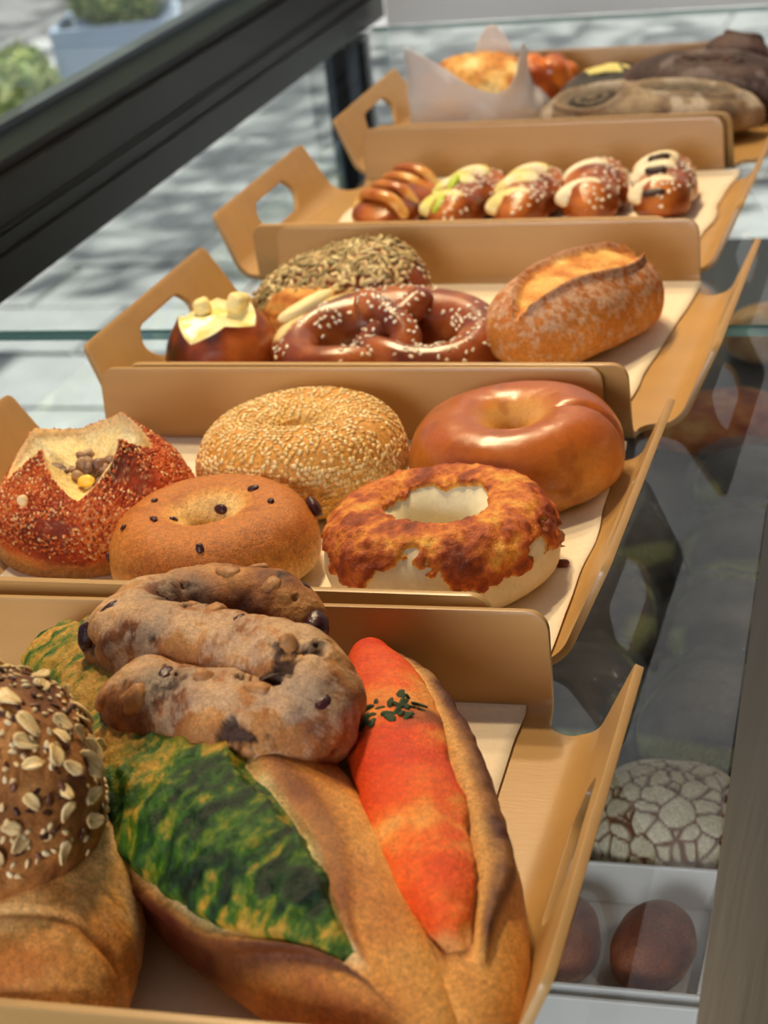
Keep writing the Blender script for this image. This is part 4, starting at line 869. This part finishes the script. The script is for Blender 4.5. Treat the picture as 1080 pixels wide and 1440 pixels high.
# ------------------------------------------------------------------ outside
GZ = -.9
pv = struct(link_mesh('pavement', [(-3.6, -4, GZ - .02), (WX - .1, -4, GZ - .02), (WX - .1, 14, GZ - .02), (-3.6, 14, GZ - .02)], [(0, 1, 2, 3)], M['joint'], smooth=False))
pv2 = struct(link_mesh('pavement_end', [(WX - .1, YE + .15, GZ - .02), (4, YE + .15, GZ - .02), (4, 14, GZ - .02), (WX - .1, 14, GZ - .02)], [(0, 1, 2, 3)], M['slab'], smooth=False))
struct(link_mesh('street', [(-40, -20, GZ - .06), (-3.6, -20, GZ - .06), (-3.6, 40, GZ - .06), (-40, 40, GZ - .06)], [(0, 1, 2, 3)], M['asphalt'], smooth=False))
struct(link_mesh('street_end', [(-3.6, 14, GZ - .06), (40, 14, GZ - .06), (40, 40, GZ - .06), (-3.6, 40, GZ - .06)], [(0, 1, 2, 3)], M['asphalt'], smooth=False))
v, f = box_vf(-.2425, .2425, -.1425, .1425, -.03, 0); sm = bpy.data.meshes.new('paving_slab'); sm.from_pydata([tuple(a) for a in v], [], f); sm.materials.append(M['slab'])
for i in range(6):
    for j in range(26):
        o = bpy.data.objects.new('paving_slab', sm); COL.objects.link(o); o.parent = pv
        o.location = (-3.35 + i * .5 + (.25 if j % 2 else 0), 1.6 + j * .3, GZ + random.uniform(-.003, .003))
def leaves(name, center, radii, n, size, cols, parent, seed, shell=.35):
    g = np.random.default_rng(seed); d = g.normal(size=(n, 3)); d /= np.linalg.norm(d, axis=1, keepdims=True); p = d * (g.uniform(shell, 1, (n, 1)) ** .6) * np.array(radii)
    p *= (1 + .5 * (fbm(d, 1.6, 2, seed) - .5))[:, None]; p += np.array(center)
    t, b, nn = frames(d, g, .8); s = size * g.uniform(.6, 1.3, (n, 1))
    V = np.stack([p - t * s, p + b * s * .45 + nn * s * .12, p + t * s, p - b * s * .45 + nn * s * .12, p + nn * s * .02], 1)
    F = np.array([[0, 4, 1, 1], [1, 4, 2, 2], [2, 4, 3, 3], [3, 4, 0, 0]])[:, :3]; FF = (F[None] + (np.arange(n) * 5)[:, None, None]).reshape(-1, 3)
    pal = np.array([lin(*c) for c in cols]); c = np.repeat(pal[g.integers(0, len(pal), n)][:, None], 5, 1)
    return stuff(link_mesh(name, V, FF, M['leaf'], parent, c, smooth=False))
GR = [(158, 178, 96), (190, 204, 124), (122, 148, 80), (214, 222, 156)]
def planter(x, y, w, h, label, rot=0):
    T = thing('planter', label, 'planter', (x, y, GZ), rot); a = w / 2; k = .92
    V = []
    for z, s_ in ((0, k), (h, 1), (h, .9), (h - .06, .88)): V += [(-a * s_, -a * s_, z), (a * s_, -a * s_, z), (a * s_, a * s_, z), (-a * s_, a * s_, z)]
    F = [(3, 2, 1, 0)] + [(r * 4 + i, r * 4 + (i + 1) % 4, r * 4 + 4 + (i + 1) % 4, r * 4 + 4 + i) for r in range(3) for i in range(4)]
    link_mesh('pot', V, F, M['planter'], T, smooth=False); box('soil', -a * .88, a * .88, -a * .88, a * .88, h - .08, h - .06, M['soil'], T); return T
def shrub(x, y, z, r, h, label, seed, n=2600, size=.03):
    T = thing('shrub', label, 'shrub', (x, y, z)); leaves('foliage', (0, 0, h * .55), (r, r, h * .5), n, size, GR, T, seed)
    for k in range(5):
        a_ = k * 1.256; Q, s, p2 = tube([(0, 0, 0, .008), (r * .3 * math.cos(a_), r * .3 * math.sin(a_), h * .35, .006), (r * .6 * math.cos(a_), r * .6 * math.sin(a_), h * .7, .003)], 12, 6, False); grid_obj('stem', Q, False, True, M['bark'], T)
planter(-2.50, 5.45, .34, .36, 'tall blue grey square planter outside the window', .25)
shrub(-2.50, 5.47, GZ + .31, .13, .26, 'leafy shrub in the tall blue grey planter', 3)
planter(-2.69, 5.0, .30, .13, 'low blue grey planter at left edge outside', .2)
shrub(-2.62, 5.0, GZ + .085, .11, .27, 'pale green leafy shrub in the low planter', 5)
def tree(x, y, h, r, label, seed, n=5200):
    T = thing('street_tree', label, 'tree', (x, y, GZ)); Q, s, p2 = tube([(0, 0, 0, .11), (.04, .02, h * .4, .08), (-.03, .05, h * .8, .05)], 16, 12, False); grid_obj('trunk', Q, False, True, M['bark'], T)
    leaves('crown', (0, 0, h), (r, r, r * .75), n, .085, GR, T, seed)
tree(-4.9, 9.8, 3.9, 2.2, 'leafy street tree far across the pavement', 7)
tree(.3, 6.4, 4.6, 1.6, 'leafy street tree beyond the end window', 8, 2200)
tree(-.4, 9.4, 4.8, 1.7, 'second leafy street tree beyond the end window', 9, 2200)
